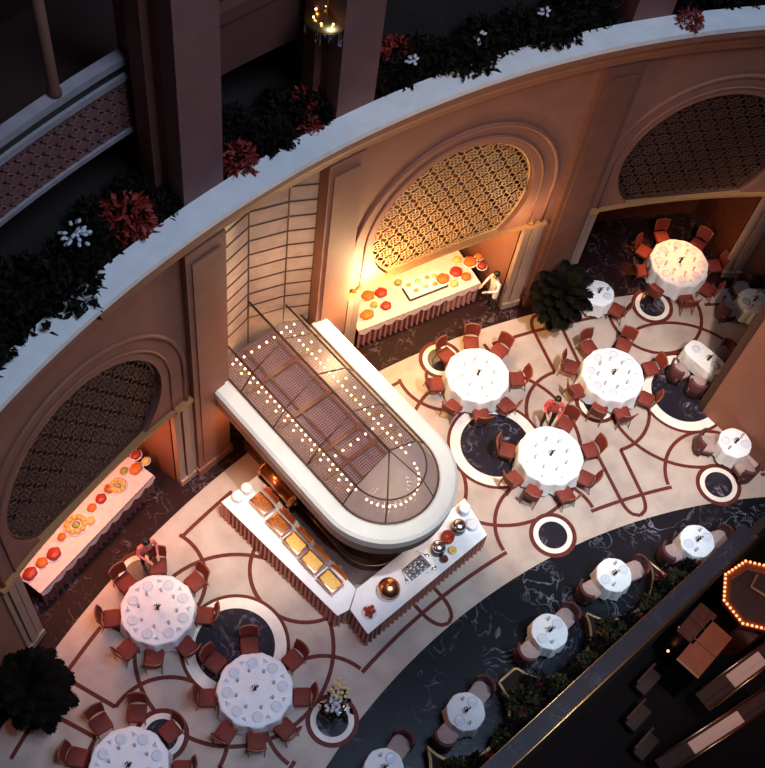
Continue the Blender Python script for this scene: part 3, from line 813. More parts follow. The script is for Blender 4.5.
gl = MB(); gl.lathe([(.03, 0), (.042, .1), (.038, .1), (.026, .012), (0, .012)], 12)
g0 = gl.build('small_glass', 'crystal')
for i in range(12):
    x, y = i % 4, i // 4
    p = (.06 - .21 + .14 * x, 18.42 - .12 + .12 * y, BT + .02)
    o = g0 if i == 0 else dup(g0, p)
    o.location = p
    tag(o, 'small clear glass on the silver tray, %s row, %s column from the left' % (['near', 'middle', 'far'][y], ['first', 'second', 'third', 'fourth'][x]), 'glass', 'glasses on the buffet tray')
def tureen(label, p, body, r=.19):
    t = thing('soup_tureen', label, 'tureen', p)
    b = MB(); b.lathe([(r * .7, 0), (r, .05), (r, .26), (r * .95, .28)], 24); b.build('kettle', body, t)
    b = MB(); b.lathe([(r, .28), (r * .85, .34), (r * .4, .38), (0, .385)], 24); ld = b.build('lid', 'steel', t)
    b = MB(); b.lathe([(.015, .38), (.03, .41), (0, .43)], 10); b.build('knob', 'dark', ld)
tureen('black soup tureen with steel lid, left of the red pot', (.80, 18.42, BT), 'dark')
tureen('black soup tureen with steel lid beside the white plate stacks', (1.62, 18.52, BT), 'dark')
lathe_thing('red_pot', [(.12, 0), (.17, .05), (.18, .2), (.16, .2), (.14, .06), (0, .06)], 'red_food', 'red pot between the two black soup tureens', 'pot', (1.22, 18.50, BT))
lathe_thing('sauce_bowl', [(.05, 0), (.09, .03), (.11, .08), (.09, .07), (0, .04)], 'yellow_food', 'small beige sauce bowl below the red pot', 'bowl', (1.10, 18.17, BT))
lathe_thing('sauce_bowl', [(.05, 0), (.09, .03), (.11, .08), (.09, .07), (0, .04)], 'maroon', 'small purple sauce bowl near the front table edge', 'bowl', (.76, 18.13, BT))
b = MB(); b.ball((0, 0, .015), .05, sc=(1, 1.5, .3)); b.tube([(0, .05, .02), (0, .3, .03)], .01, 6)
l0 = b.build('ladle', 'steel')
for i, (x, y, a) in enumerate(((.50, 18.5, .5), (-.38, 18.3, -.3), (.42, 18.12, 1.5))):
    o = l0 if i == 0 else dup(l0, (0, 0, 0))
    o.location = (x, y, BT + .005); o.rotation_euler = (0, 0, a)
    tag(o, ['serving spoon right of the glass tray', 'serving spoon between copper chafer and glass tray', 'serving spoon at the table edge below the glass tray'][i], 'spoon')

# alcove buffets
def alcove_table(pc, label, y0, y1, skirt):
    t = thing('alcove_buffet', label, 'buffet', pol(y0, pc), -R(pc))
    hw = 2.06; d = y1 - y0
    poly_slab([(-hw, 0), (hw, 0), (hw, d), (-hw, d)], BT - .05, BT).build('tabletop', 'pinkcloth', t)
    pleats([(hw, 0), (-hw, 0)][::-1], .02, BT - .005, .18, .06).build('skirt', [skirt, 'shadeskirt'], t)
    b = MB(); vs = []
    n = 60                                            # a swagged overlay along the front edge
    for i in range(n + 1):
        x = -hw + 2 * hw * i / n; s = abs(math.sin(PI * 10 * i / n))
        vs += [(x, -.03, BT + .004), (x, -.055, BT - .07 - .16 * s)]
    b.add(vs, [(2 * i, 2 * i + 1, 2 * i + 3, 2 * i + 2) for i in range(n)], 0, True); b.build('swag', 'pinkcloth', t)
    for x in (-1.8, 1.8):
        for y in (.15, d - .1):
            b = MB(); b.tube([(x, y, 0), (x, y, BT - .05)], .03, 8); b.build('leg', 'steel', t)
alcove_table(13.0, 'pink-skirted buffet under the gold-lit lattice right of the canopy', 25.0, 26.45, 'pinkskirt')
alcove_table(-13.0, 'pink-skirted buffet under the dark lattice left of the canopy', 24.86, 26.3, 'shadeskirt')  # skirt coloured dark all over to imitate its unlit front
def platter(px, py, rx, ry, food, label, rz=0, ring=False, h=.10):
    rx *= 1.18; ry *= 1.18
    p = at(px, py, BT + .05); p.z = BT
    t = thing('food_platter', label, 'platter', p, rz)
    b = MB(); b.lathe([(.5, 0), (1, .03), (1, .045), (0, .02)], 24, wave=None)
    b.v = [(x * rx, y * ry, z) for x, y, z in b.v]; b.build('dish', 'china', t)
    if ring:
        for q in range(10):
            a = 2 * PI * q / 10; b = MB(); b.ball((rx * .68 * math.cos(a), ry * .68 * math.sin(a), .09), rx * .24, n=8); b.build('portion', food, t)
        b = MB(); b.ball((0, 0, .08), rx * .34, n=8, sc=(1, 1, .6)); b.build('centre_garnish', 'green_food', t)
    else:
        b = MB()
        b.lathe([(.86, .03), (.8, .03 + h * .7), (.45, .03 + h), (0, .03 + h * 1.1)], 16, wave=lambda k, a: .07 * math.sin(5 * a + k))
        b.v = [(x * rx, y * ry, z) for x, y, z in b.v]; b.build('food', food, t)
    return t
A1 = -R(13)
for a in [(368, 296, .2, .17, 'orange_food', 'orange food platter at the back left end of the lit alcove buffet'),
          (381, 293, .2, .17, 'red_food', 'red-orange platter left of the mirror tray, back row'),
          (386, 306, .17, .15, 'red_food', 'red-orange platter left of the mirror tray, front row'),
          (367, 315, .22, .16, 'orange_food', 'orange platter at the front left corner of the lit alcove buffet'),
          (443, 279, .2, .18, 'orange_food', 'orange platter just right of the mirror tray'),
          (456, 272, .2, .18, 'red_food', 'red platter right of the mirror tray, second along'),
          (466, 277, .16, .15, 'orange_food', 'small orange platter near the front right of the lit alcove buffet'),
          (470, 262, .2, .18, 'orange_food', 'orange platter at the back right of the lit alcove buffet'),
          (482, 266, .15, .14, 'red_food', 'red platter beside the white-jacketed chef'),
          (454, 284, .13, .11, 'yellow_food', 'small yellow platter at the front edge right of the mirror tray'),
          (457, 260, .13, .12, 'yellow_food', 'small yellow platter behind the red platter right of the mirror tray'),
          (479, 257, .13, .11, 'orange_food', 'orange platter in the back right corner of the lit alcove buffet'),
          (374, 305, .11, .1, 'green_food', 'small green salad platter among the left red-orange platters'),
          (398, 283, .12, .1, 'green_food', 'small green salad platter behind the left end of the mirror tray')]:
    platter(*a, rz=A1)
c0 = at(423, 285, BT); t = thing('mirror_tray', 'bright rectangular tray of green salads with black front edge', 'tray', (c0.x, c0.y, BT), A1)
b = MB(); b.box((0, 0, .02), (1.25, .68, .04)); b.build('tray', 'china', t)
b = MB(); b.box((0, -.355, .035), (1.29, .04, .07)); b.box((-.64, -.12, .035), (.04, .46, .07)); b.build('edge', 'dark', t)
for q, (x, y) in enumerate([(-.42, .15), (-.1, .17), (.22, .16), (.45, .12), (-.3, -.12), (.02, -.1), (.32, -.14)]):
    b = MB(); b.ball((x, y, .06), .09, n=8, sc=(1, .8, .5)); b.build('salad_portion', ['green_food', 'yellow_food'][q % 2], t)
A2 = R(13)
for a in [(152, 438, .16, .14, 'orange_food', 'orange platter at the right end of the left alcove buffet'),
          (136, 455, .15, .13, 'red_food', 'red platter behind the orange bowl on the left alcove buffet'),
          (136, 469, .2, .15, 'orange_food', 'orange bowl platter near the right end of the left alcove buffet'),
          (109, 489, .13, .13, 'brown_food', 'dark brown platter beside the smaller golden ring'),
          (101, 499, .15, .14, 'red_food', 'dark red platter in the middle of the left alcove buffet'),
          (54, 554, .19, .17, 'red_food', 'deep red platter toward the left end of the left alcove buffet'),
          (42, 563, .15, .14, 'orange_food', 'small orange platter between two red platters on the left alcove buffet'),
          (30, 574, .2, .16, 'red_food', 'red platter at the far left end of the left alcove buffet'),
          (92, 508, .13, .11, 'orange_food', 'small orange platter left of the dark red platter'),
          (91, 521, .12, .1, 'yellow_food', 'small yellow platter at the right of the larger golden ring'),
          (62, 537, .12, .1, 'orange_food', 'small orange platter at the left of the larger golden ring'),
          (146, 461, .12, .1, 'yellow_food', 'small yellow platter near the right front of the left alcove buffet'),
          (124, 471, .11, .1, 'green_food', 'small green platter behind the smaller golden ring')]:
    platter(*a, rz=A2)
platter(118, 486, .22, .2, 'yellow_food', 'smaller golden ring of pastries on the left alcove buffet', ring=True)
platter(76, 525, .28, .25, 'yellow_food', 'larger golden ring of pastries on the left alcove buffet', ring=True)
# lamps tucked under the alcove ceilings, and wall-glow lamps with added, unseen fixtures on the sill
for pc, e, col in ((13.0, 210, (1.0, .54, .19)), (-13.0, 150, (1.0, .36, .17))):
    o = area('alcove_lamp', pol(25.3, pc, 3.85), pol(25.4, pc, 0), 3.6, e, col, .35)
    o.rotation_euler = (0, 0, -R(pc))
spot('arch_lamp', pol(25.6, 32.8, 3.8), pol(25.0, 32.2, .76), 44, 620, (1.0, .33, .07), .6, .1)
for ph, e in ((7.4, 480), (18.4, 40)):
    lamp('sill_lamp', pol(23.9, ph, 4.5), e, (1.0, .66, .32), .12)
    b = MB(); b.lathe([(.09, 0), (.11, .12), (.09, .13), (0, .06)], 14)
    tag(b.build('added_uplight', 'gold', loc=pol(24.57, ph - (.9 if ph < 13 else -.9), 4.01)), 'added unseen brass uplight at the %s end of the gold-lit sill' % ('left' if ph < 13 else 'right'), 'lamp')
spot('lattice_lamp', pol(22.6, 13, 3.9), pol(24.7, 13, 6.0), 100, 170, (1.0, .60, .26), 0.9, .3)
lamp('niche_lamp', (.2, 23.6, 6.2), 60, (1.0, .62, .34), .15)
lamp('island_lamp', (-1.45, 23.6, 2.4), 22, (1.0, .45, .15), .12)
lamp('island_lamp', (-.6, 18.9, 2.5), 8, (1.0, .5, .2), .12)

# ------------------------------------------------------------------ dining tables, chairs, tableware
def cloth_mesh(r, h, waves, seed):
    g = random.Random(seed); ph = g.random() * 6
    b = MB()
    def wv(k, a):
        if k < 2: return 0
        f = min(1, (k - 1) / 5)
        return f * (.055 * math.sin(waves * a + ph) + .025 * math.sin((waves * 2 + 3) * a + ph * 2))
    prof = [(0.001, 0), (r * .96, 0), (r, -.008), (r * 1.012, -.05), (r * 1.02, -.2), (r * 1.03, -.4), (r * 1.05, -h)]
    b.lathe(prof, 96, wave=wv, cap=False)
    return b
def table_base(label, loc, r, name='dining_table'):
    t = thing(name, label, 'table', (loc[0], loc[1], 0))
    b = MB(); b.lathe([(r * .97, .705), (r * .985, .72), (r * .985, .735), (r * .97, .745)], 40); b.build('tabletop', 'redwood', t)
    b = MB(); b.lathe([(.07, .05), (.06, .4), (.09, .7), (.2, .706)], 16); b.build('pedestal', 'dark', t)
    b = MB(); b.lathe([(r * .45, 0), (r * .42, .035), (.08, .06)], 24); b.build('base', 'dark', t)
    return t
big = cloth_mesh(.90, .62, 11, 1).build('tablecloth', 'cloth')
small = cloth_mesh(.465, .58, 8, 2).build('tablecloth', 'cloth')
# a red dining chair, back at -y
def make_chair():
    t = thing('dining_chair', '', 'chair')
    b = MB(); b.rbox((0, .02, .45), (.50, .48, .09), .07); b.build('seat', 'red', t)
    b = MB(); vs = []
    n = 10
    for z, off in ((.52, 0), (.75, -.04), (.98, -.09)):
        for i in range(n + 1):
            x = -.235 + .47 * i / n; c = -.06 * (1 - (x / .235) ** 2)
            vs.append((x, -.205 + c + off, z))
        for i in range(n, -1, -1):
            x = -.235 + .47 * i / n; c = -.06 * (1 - (x / .235) ** 2)
            vs.append((x, -.255 + c + off, z))
    q = 2 * (n + 1)
    fs = [(k * q + i, k * q + (i + 1) % q, (k + 1) * q + (i + 1) % q, (k + 1) * q + i) for k in range(2) for i in range(q)]
    fs += [tuple(range(q)), tuple(2 * q + i for i in range(q))]
    b.add(vs, fs, 0); br = b.build('backrest', 'red', t)
    b = MB(); b.tube([(-.25 + .05 * i, -.32 - .06 * (1 - ((i - 5) / 5) ** 2), .985 + .012 * (1 - ((i - 5) / 5) ** 2)) for i in range(11)], .024, 8); b.build('top_rail', 'redwood', br)
    b = MB(); b.rbox((0, .02, .39), (.48, .46, .05), .05); b.build('seat_frame', 'redwood', t)
    for s in (-1, 1):
        b = MB(); b.tube([(s * .21, .22, 0), (s * .215, .225, .38)], .02, 7, radii=[.015, .022]); b.build('leg', 'redwood', t)
        b = MB(); b.tube([(s * .215, -.30, 0), (s * .22, -.21, .4), (s * .245, -.24, .7), (s * .25, -.325, .99)], .02, 7, radii=[.015, .022, .02, .018]); b.build('leg', 'redwood', t)
    return t
def make_tub():
    t = thing('tub_chair', '', 'chair')
    b = MB(); b.rbox((0, .04, .40), (.50, .52, .14), .08); b.build('seat', 'taupe', t)
    b = MB(); vs = []; n = 16
    for z, k in ((.12, .96), (.5, 1), (.78, 1.06), (.80, 1.02)):
        for i in range(n + 1):
            a = R(200 + 140 * i / n); vs.append((.31 * k * math.cos(a), .02 + .31 * k * math.sin(a), z))
        for i in range(n, -1, -1):
            a = R(200 + 140 * i / n); vs.append((.25 * k * math.cos(a), .02 + .25 * k * math.sin(a), z))
    q = 2 * (n + 1)
    fs = [(k * q + i, k * q + (i + 1) % q, (k + 1) * q + (i + 1) % q, (k + 1) * q + i) for k in range(3) for i in range(q)] + [tuple(range(q)), tuple(3 * q + i for i in range(q))]
    b.add(vs, fs, 0, True); b.build('backrest', 'maroon', t)
    b = MB(); b.rbox((0, .02, .27), (.5, .5, .12), .08); b.build('seat_frame', 'maroon', t)
    for sx in (-1, 1):
        for sy in (-.2, .22):
            b = MB(); b.tube([(sx * .19, sy, 0), (sx * .2, sy, .23)], .022, 7, radii=[.014, .024]); b.build('leg', 'dark', t)
    return t
chair0 = make_chair(); tub0 = make_tub()
chair0.scale = (.9, .9, .88)
_first = {}
def place(src, p, rz, label, group=None, cat=None):
    if not _first.get(src.name): o = src; _first[src.name] = True; o.location = p; o.rotation_euler = (0, 0, rz)
    else: o = dup(src, p, rz)
    o['label'] = label
    if group: o['group'] = group
    return o
b = MB(); b.lathe([(.06, 0), (.085, .004), (.135, .018), (.135, .022), (.085, .010), (0, .008)], 22)
plate0 = b.build('dinner_plate', 'chinablue'); plate0['category'] = 'plate'
wg = thing('wine_glass', '', 'glass')
b = MB(); b.lathe([(.032, 0), (.03, .004), (.004, .008), (.004, .07)], 12, cap=False); b.build('stem', 'crystal', wg)
b = MB(); b.lathe([(.004, .07), (.034, .10), (.04, .135), (.034, .17)], 12, cap=False); b.build('bowl', 'crystal', wg)
nk = MB(); nk.add([(-.09, -.05, 0), (.09, -.05, 0), (0, .07, 0), (0, -.02, .10)], [(0, 1, 3), (1, 2, 3), (2, 0, 3), (0, 2, 1)])
nap0 = nk.build('folded_napkin', 'cloth'); nap0['category'] = 'napkin'
vs0 = thing('flower_vase', '', 'vase')
b = MB(); b.lathe([(.03, 0), (.04, .03), (.025, .1), (.03, .14)], 12); vv = b.build('vase', 'dark', vs0)
b = MB(); g = random.Random(4)
for q in range(22):
    a = g.random() * 2 * PI; rr = g.random() * .09; b.ball((rr * math.cos(a), rr * math.sin(a), .17 + g.random() * .1), .018, n=6)
b.build('blossoms', 'leaf2', vv)
TABLES = [  # r, phi, words, chairs seen (hall direction in degrees, distance), tablecloth words
    ('t1', 5.39, 21.66, 'round table nearest the gold-lit alcove buffet', [(147, 1.2), (-169, 1.15), (-125, 1.14), (-83, 1.14), (-34, 1.23), (14, 1.33), (52, 1.33), (93, 1.2)]),
    ('t2', 8.54, 19.25, 'round table beside the half-oval table', [(119, 1.21), (161, 1.12), (-154, 1.12), (-118, 1.15), (-70, 1.18), (-20, 1.38), (25, 1.4), (74, 1.25)]),
    ('t3', 5.21, 18.54, "round table right of the canopy's rounded end", [(-23, 1.31), (-67, 1.15), (-109, 1.12), (-157, 1.12), (170, 1.18), (125, 1.19), (22, 1.36)]),
    ('t4', 13.2, 20.72, 'orange-lit round table under the right arch', [(105, 1.17), (145, 1.15), (-173, 1.18), (-122, 1.2), (-78, 1.17), (-30, 1.3), (10, 1.35), (62, 1.3)]),
    ('t5', -5.63, 21.67, 'round table beside the pink-jacketed waiter', [(97, 1.23), (55, 1.30), (6, 1.23), (-41, 1.16), (-88, 1.12), (-131, 1.12), (-167, 1.15), (146, 1.16)]),
    ('t6', -5.03, 18.58, 'round table left of the flower urn', [(58, 1.23), (102, 1.27), (3, 1.26), (-43, 1.16), (-88, 1.14), (-126, 1.14), (-165, 1.14), (145, 1.15)]),
    ('t7', -8.34, 19.02, "round table cut by the picture's bottom edge", [(86, 1.33), (48, 1.33), (6, 1.24), (127, 1.29), (165, 1.2), (-40, 1.2), (-160, 1.2)]),
]
TOP = .757
for i, (kk, x, y, words, chairs) in enumerate(TABLES):
    table_base('wooden pedestal of the ' + words, (x, y), .9)
    o = big if i == 0 else dup(big, (x, y, TOP), rz=i * .7)
    o.location = (x, y, TOP)
    tag(o, 'white linen cloth draping the ' + words, 'tablecloth')
    pts = [(x + d * math.cos(R(a)), y + d * math.sin(R(a)), 0) for a, d in chairs]
    for p, ck in zip(pts, clocks((x, y, .5), [(p[0], p[1], .5) for p in pts])):
        place(chair0, p, math.atan2(-(x - p[0]), y - p[1]) + rnd.uniform(-.08, .08), "red upholstered chair at %s o'clock of the %s" % (ck, words), 'chairs of the ' + words)
    n = 8; off = R(rnd.uniform(0, 45)) if kk != 't6' else R(12)
    ps = [(x + .66 * math.cos(off + 2 * PI * q / n), y + .66 * math.sin(off + 2 * PI * q / n), TOP + .001) for q in range(n)]
    for q, (p, ck) in enumerate(zip(ps, clocks((x, y, TOP), ps))):
        a = off + 2 * PI * q / n
        place(plate0, p, a, "pale dinner plate at %s o'clock on the %s" % (ck, words), 'plates on the ' + words)
        a2 = a + .22
        place(wg, (x + .47 * math.cos(a2), y + .47 * math.sin(a2), TOP + .001), a, "wine glass toward %s o'clock on the %s" % (ck, words), 'glasses on the ' + words)
        a3 = a + .36
        place(nap0, (x + .72 * math.cos(a3), y + .72 * math.sin(a3), TOP + .001), a + PI / 2, "folded napkin after %s o'clock on the %s" % (ck, words), 'napkins on the ' + words)
    place(vs0, (x, y, TOP + .001), 0, 'small dark flower vase centred on the ' + words)['category'] = 'vase'
SMALL = [  # small tables for two on the black marble band and by the pier
    (1.59, 15.03, 'small table midway along the planters', [(2, .74), (180, .74)]),
    (4.01, 15.02, 'small table second from right by planters', [(168, .74), (-18, .76)]),
    (6.50, 14.24, "small table at the parapet end", [(160, .74), (-24, .8)]),
    (-1.45, 14.93, 'small table second from left by planters', [(12, .76), (-172, .74)]),
    (-3.86, 15.2, "small table at the bottom picture edge", [(15, .76), (-165, .74)]),
    (9.66, 15.52, 'small table against the tan pier', [(130, .74), (-105, .76)]),
]
c2 = at(754, 301, .75); c3 = at(599, 293, .75)
SMALL += [(c2.x, c2.y, "small table at the right picture edge", [(150, .76), (-40, .76), (60, .76)]),
          (c3.x, c3.y, 'small table beside the palm', [(-70, .72), (100, .74)])]
for i, (x, y, words, chairs) in enumerate(SMALL):
    table_base('wooden pedestal of the ' + words, (x, y), .465, 'cafe_table')
    o = small if i == 0 else dup(small, (x, y, TOP), rz=i * .9)
    o.location = (x, y, TOP); tag(o, 'white cloth draping the ' + words, 'tablecloth')
    pts = [(x + d * math.cos(R(a)), y + d * math.sin(R(a)), 0) for a, d in chairs]
    for p, ck in zip(pts, clocks((x, y, .5), [(p[0], p[1], .5) for p in pts])):
        rz = math.atan2(-(x - p[0]), y - p[1])
        if i == 7: place(chair0, p, rz, "red upholstered chair at %s o'clock of the %s" % (ck, words))
        else: place(tub0, p, rz, "taupe tub chair at %s o'clock of the %s" % (ck, words))
    a0 = R(chairs[0][0])
    ps = [(x + .28 * math.cos(a0 + q * PI), y + .28 * math.sin(a0 + q * PI), TOP + .001) for q in (0, 1)]
    for q, (p, ck) in enumerate(zip(ps, clocks((x, y, TOP), ps))):
        place(plate0, p, 0, "pale dinner plate at %s o'clock on the %s" % (ck, words))
        a = a0 + q * PI + .9
        place(wg, (x + .3 * math.cos(a), y + .3 * math.sin(a), TOP + .001), 0, "wine glass at %s o'clock on the %s" % (ck, words))
    place(vs0, (x, y, TOP + .001), 0, 'small dark flower vase in the middle of the ' + words)
# the half-oval table
pa, pb = at(689, 344, .76), at(721, 371, .76)
mid = (pa + pb) / 2; ang = math.atan2(pb.y - pa.y, pb.x - pa.x)
w = 'half-oval table between the round table and the pier'
t = thing('cafe_table', 'wooden frame of the ' + w, 'table', (mid.x, mid.y, 0), ang)
b = MB(); b.rbox((0, 0, .725), (1.2, .62, .04), .2); b.build('tabletop', 'redwood', t)
for s in (-1, 1):
    b = MB(); b.lathe([(.2, 0), (.18, .03), (.04, .05), (.04, .705)], 14, c=(s * .35, 0, 0)); b.build('leg', 'dark', t)
b = MB(); lo = []; 
for k in range(48):
    a = 2 * PI * k / 48; cx, sy = math.cos(a), math.sin(a)
    lo.append((math.copysign(abs(cx) ** .5, cx) * .64, math.copysign(abs(sy) ** .6, sy) * .34, a))
rows = [(0, 1.0), (-.01, 1.012), (-.2, 1.03), (-.5, 1.06)]
vs = [(x * k, y * k * (1 + (.04 * math.sin(9 * a) if z < -.05 else 0)), z) for z, k in rows for x, y, a in lo]
b.add(vs, [tuple(range(48))] + [(r * 48 + i, r * 48 + (i + 1) % 48, (r + 1) * 48 + (i + 1) % 48, (r + 1) * 48 + i) for r in range(3) for i in range(48)], 0)
tag(b.build('tablecloth', 'cloth', loc=(mid.x, mid.y, TOP), rz=ang), 'white cloth draping the ' + w, 'tablecloth')
for d, al in ((.85, 75), (.80, -110), (.8, -60)):
    p = (mid.x + d * math.cos(ang + R(al)), mid.y + d * math.sin(ang + R(al)), 0)
    place(tub0, p, math.atan2(-(mid.x - p[0]), mid.y - p[1]), 'taupe tub chair %s the half-oval table beside the pier' % {75: 'behind', -110: 'at the lower left of', -60: 'at the lower right of'}[al])
for s, wd in ((-1, 'upper left'), (1, 'lower right')):
    place(plate0, (mid.x + s * .36 * math.cos(ang), mid.y + s * .36 * math.sin(ang), TOP + .001), 0, 'pale dinner plate at the %s end of the half-oval table' % wd)
place(vs0, (mid.x + .12 * math.cos(ang), mid.y + .12 * math.sin(ang), TOP + .001), 0, 'small dark flower vase on the half-oval table')
for o in list(bpy.data.objects):
    if o.name.startswith('wine_glass') and 'category' not in o: o['category'] = 'glass'

# ------------------------------------------------------------------ people
def person(name, label, loc, rz, coat, arms, lean=0.0, seated=False, apron=False):
    """one continuous body grown from a skeleton; materials by height; hair and face features as children"""
    V = []; E = []; Rr = []
    def pt(p, r, par=None):
        V.append(Vector(p)); Rr.append(r)
        if par is not None: E.append((par, len(V) - 1))
        return len(V) - 1
    def ln(x, y, z):                         # lean the trunk forward about the hips
        dz = z - .95; return (x, y + dz * math.sin(lean), .95 + dz * math.cos(lean))
    pel = pt((0, 0, .95), .135)
    sp = pt(ln(0, .01, 1.12), .125, pel); ch = pt(ln(0, .0, 1.32), .145, sp); nk = pt(ln(0, .0, 1.47), .06, ch)
    hd0 = pt(ln(0, .02, 1.56), .078, nk); hd = pt(ln(0, .025, 1.66), .092, hd0); pt(ln(0, .02, 1.745), .06, hd)
    pt(ln(0, .115, 1.63), .02, hd)
    for s in (-1, 1):
        hp = pt((s * .1, 0, .90), .098, pel); kn = pt((s * .11, .03, .50), .065, hp); an = pt((s * .115, 0, .09), .045, kn)
        pt((s * .125, .15, .035), .04, an)
        sh = pt(ln(s * .19, 0, 1.40), .062, ch); (ex_, ey_, ez_), (hx, hy, hz) = arms
        el = pt(ln(s * ex_, ey_, ez_), .045, sh); wr = pt(ln(s * hx, hy, hz), .03, el)
        d = (Vector(ln(s * hx, hy, hz)) - Vector(ln(s * ex_, ey_, ez_))).normalized(); sd = Vector((s, 0, 0))
        pm = pt(V[wr] + d * .07, .034, wr)
        for q, L in enumerate((.07, .085, .08, .06)):
            f1 = pt(V[pm] + d * (.03 + L * .4) + sd * (.024 - .016 * q), .010, pm); pt(V[f1] + d * L * .5 + Vector((0, 0, -.018)), .008, f1)
        t1 = pt(V[wr] + d * .05 - sd * .04, .011, pm); pt(V[t1] + d * .03 - sd * .01, .009, t1)
    me = bpy.data.meshes.new('sk'); me.from_pydata([tuple(v) for v in V], E, []); o = bpy.data.objects.new('sk', me); COL.objects.link(o)
    mod = o.modifiers.new('s', 'SKIN'); mod.use_smooth_shade = True
    for i, sv in enumerate(me.skin_vertices[0].data): sv.radius = (Rr[i], Rr[i]); sv.use_root = (i == 0)
    o.modifiers.new('u', 'SUBSURF').levels = 2
    dg = bpy.context.evaluated_depsgraph_get(); me2 = bpy.data.meshes.new_from_object(o.evaluated_get(dg))
    bpy.data.objects.remove(o)
    for m in ('skin', coat, 'trousers', 'dark'): me2.materials.append(M[m])
    for p in me2.polygons:
        c = p.center; p.use_smooth = True
        neck = Vector(ln(0, 0, 1.47)); hands = min((c - V[i]).length for i in range(len(V)) if Rr[i] in (.034, .010, .008, .011, .009))
        hz = (c - Vector((0, 0, .95))).dot(Vector((0, math.sin(lean), math.cos(lean)))) + .95
        p.material_index = 0 if hz > 1.47 or hands < .07 else (1 if c.z > (.62 if apron else .86) else (3 if c.z < .08 else 2))
    po = bpy.data.objects.new(name, me2); COL.objects.link(po); po.location = loc; po.rotation_euler = (0, 0, rz); tag(po, label, 'person')
    b = MB(); h = V[hd]
    vs = []; fs = []
    b.ball((h.x, h.y - .018, h.z + .028), .112, n=16, sc=(.92, 1.02, 1.0))
    b.v = [v if not (v[1] > h.y + .055 and v[2] < h.z + .06) else (v[0] * .8, h.y + .05, v[2]) for v in b.v]
    b.build('hair', 'hair', po)
    b = MB()
    for s in (-1, 1): b.ball((s * .034, h.y + .094, h.z + .005), .011, n=8)
    b.build('eyes', 'dark', po)
    b = MB(); b.ball((0, h.y + .098, h.z - .062), .022, n=8, sc=(1, .35, .3)); b.build('mouth', 'redcoat', po)
    b = MB()
    for s in (-1, 1): b.ball((s * .094, h.y, h.z - .01), .026, n=8, sc=(.4, .7, 1.1))
    b.build('ears', 'skin', po)
    return po
ARM = ((.26, .10, 1.16), (.15, .36, 1.14))
person('person', 'waiter with black hair in a pink-red jacket leaning over a chair at the left table', (-4.98, 23.12, 0), PI + R(-4), 'pinkcoat', ARM, .25)
person('person', 'waitress in a red jacket standing between the two middle right round tables', (6.22, 19.50, 0), PI - R(55), 'redcoat', ARM, .2)
person('person', 'chef in a long white jacket at the right end of the gold-lit buffet', tuple(pol(24.72, 18.35)[:2]) + (0,), PI * .5 + R(-13), 'whitecoat', ARM, .12, apron=True)

# ------------------------------------------------------------------ plants
def leafmass(n, rad, size, seed, squash=.8, shell=.45, jitter=.25, long=1.6, base=0.0):
    g = random.Random(seed); b = MB()
    for q in range(n):
        while True:
            p = Vector((g.uniform(-1, 1), g.uniform(-1, 1), g.uniform(-.6, 1)))
            if shell < p.length < 1: break
        d = p.normalized(); c = Vector((p.x * rad, p.y * rad, base + p.z * rad * squash + rad * squash * .6))
        t = Vector((g.uniform(-1, 1), g.uniform(-1, 1), g.uniform(-1, .3))); t = (t - t.dot(d) * d * .6 + d * .5).normalized()
        s = t.cross(Vector((g.uniform(-1, 1), g.uniform(-1, 1), g.uniform(-1, 1)))).normalized()
        L = size * g.uniform(.7, 1.3) * long; w = size * .42
        up = s.cross(t) * (w * .35)
        b.add([c, c + t * L * .5 + s * w + up, c + t * L, c + t * L * .5 - s * w + up], [(0, 1, 2), (0, 2, 3)])
    return b
def bush(name, label, cat, loc, rad, m, n=260, size=.16, seed=1, group=None, pot=True, stem=True, sq=.8):
    t = thing(name, label, cat, loc, rnd.uniform(0, 6), group)
    leafmass(n, rad * .88, size, seed, sq).build('foliage', m, t)
    b = MB(); g = random.Random(seed)
    for q in range(5):
        a = g.random() * 6.3; b.tube([(0, 0, 0), (.25 * rad * math.cos(a), .25 * rad * math.sin(a), rad * .5), (.6 * rad * math.cos(a), .6 * rad * math.sin(a), rad * .95)], .02, 5, radii=[.025, .018, .008])
    b.build('stems', 'soil', t)
    return t
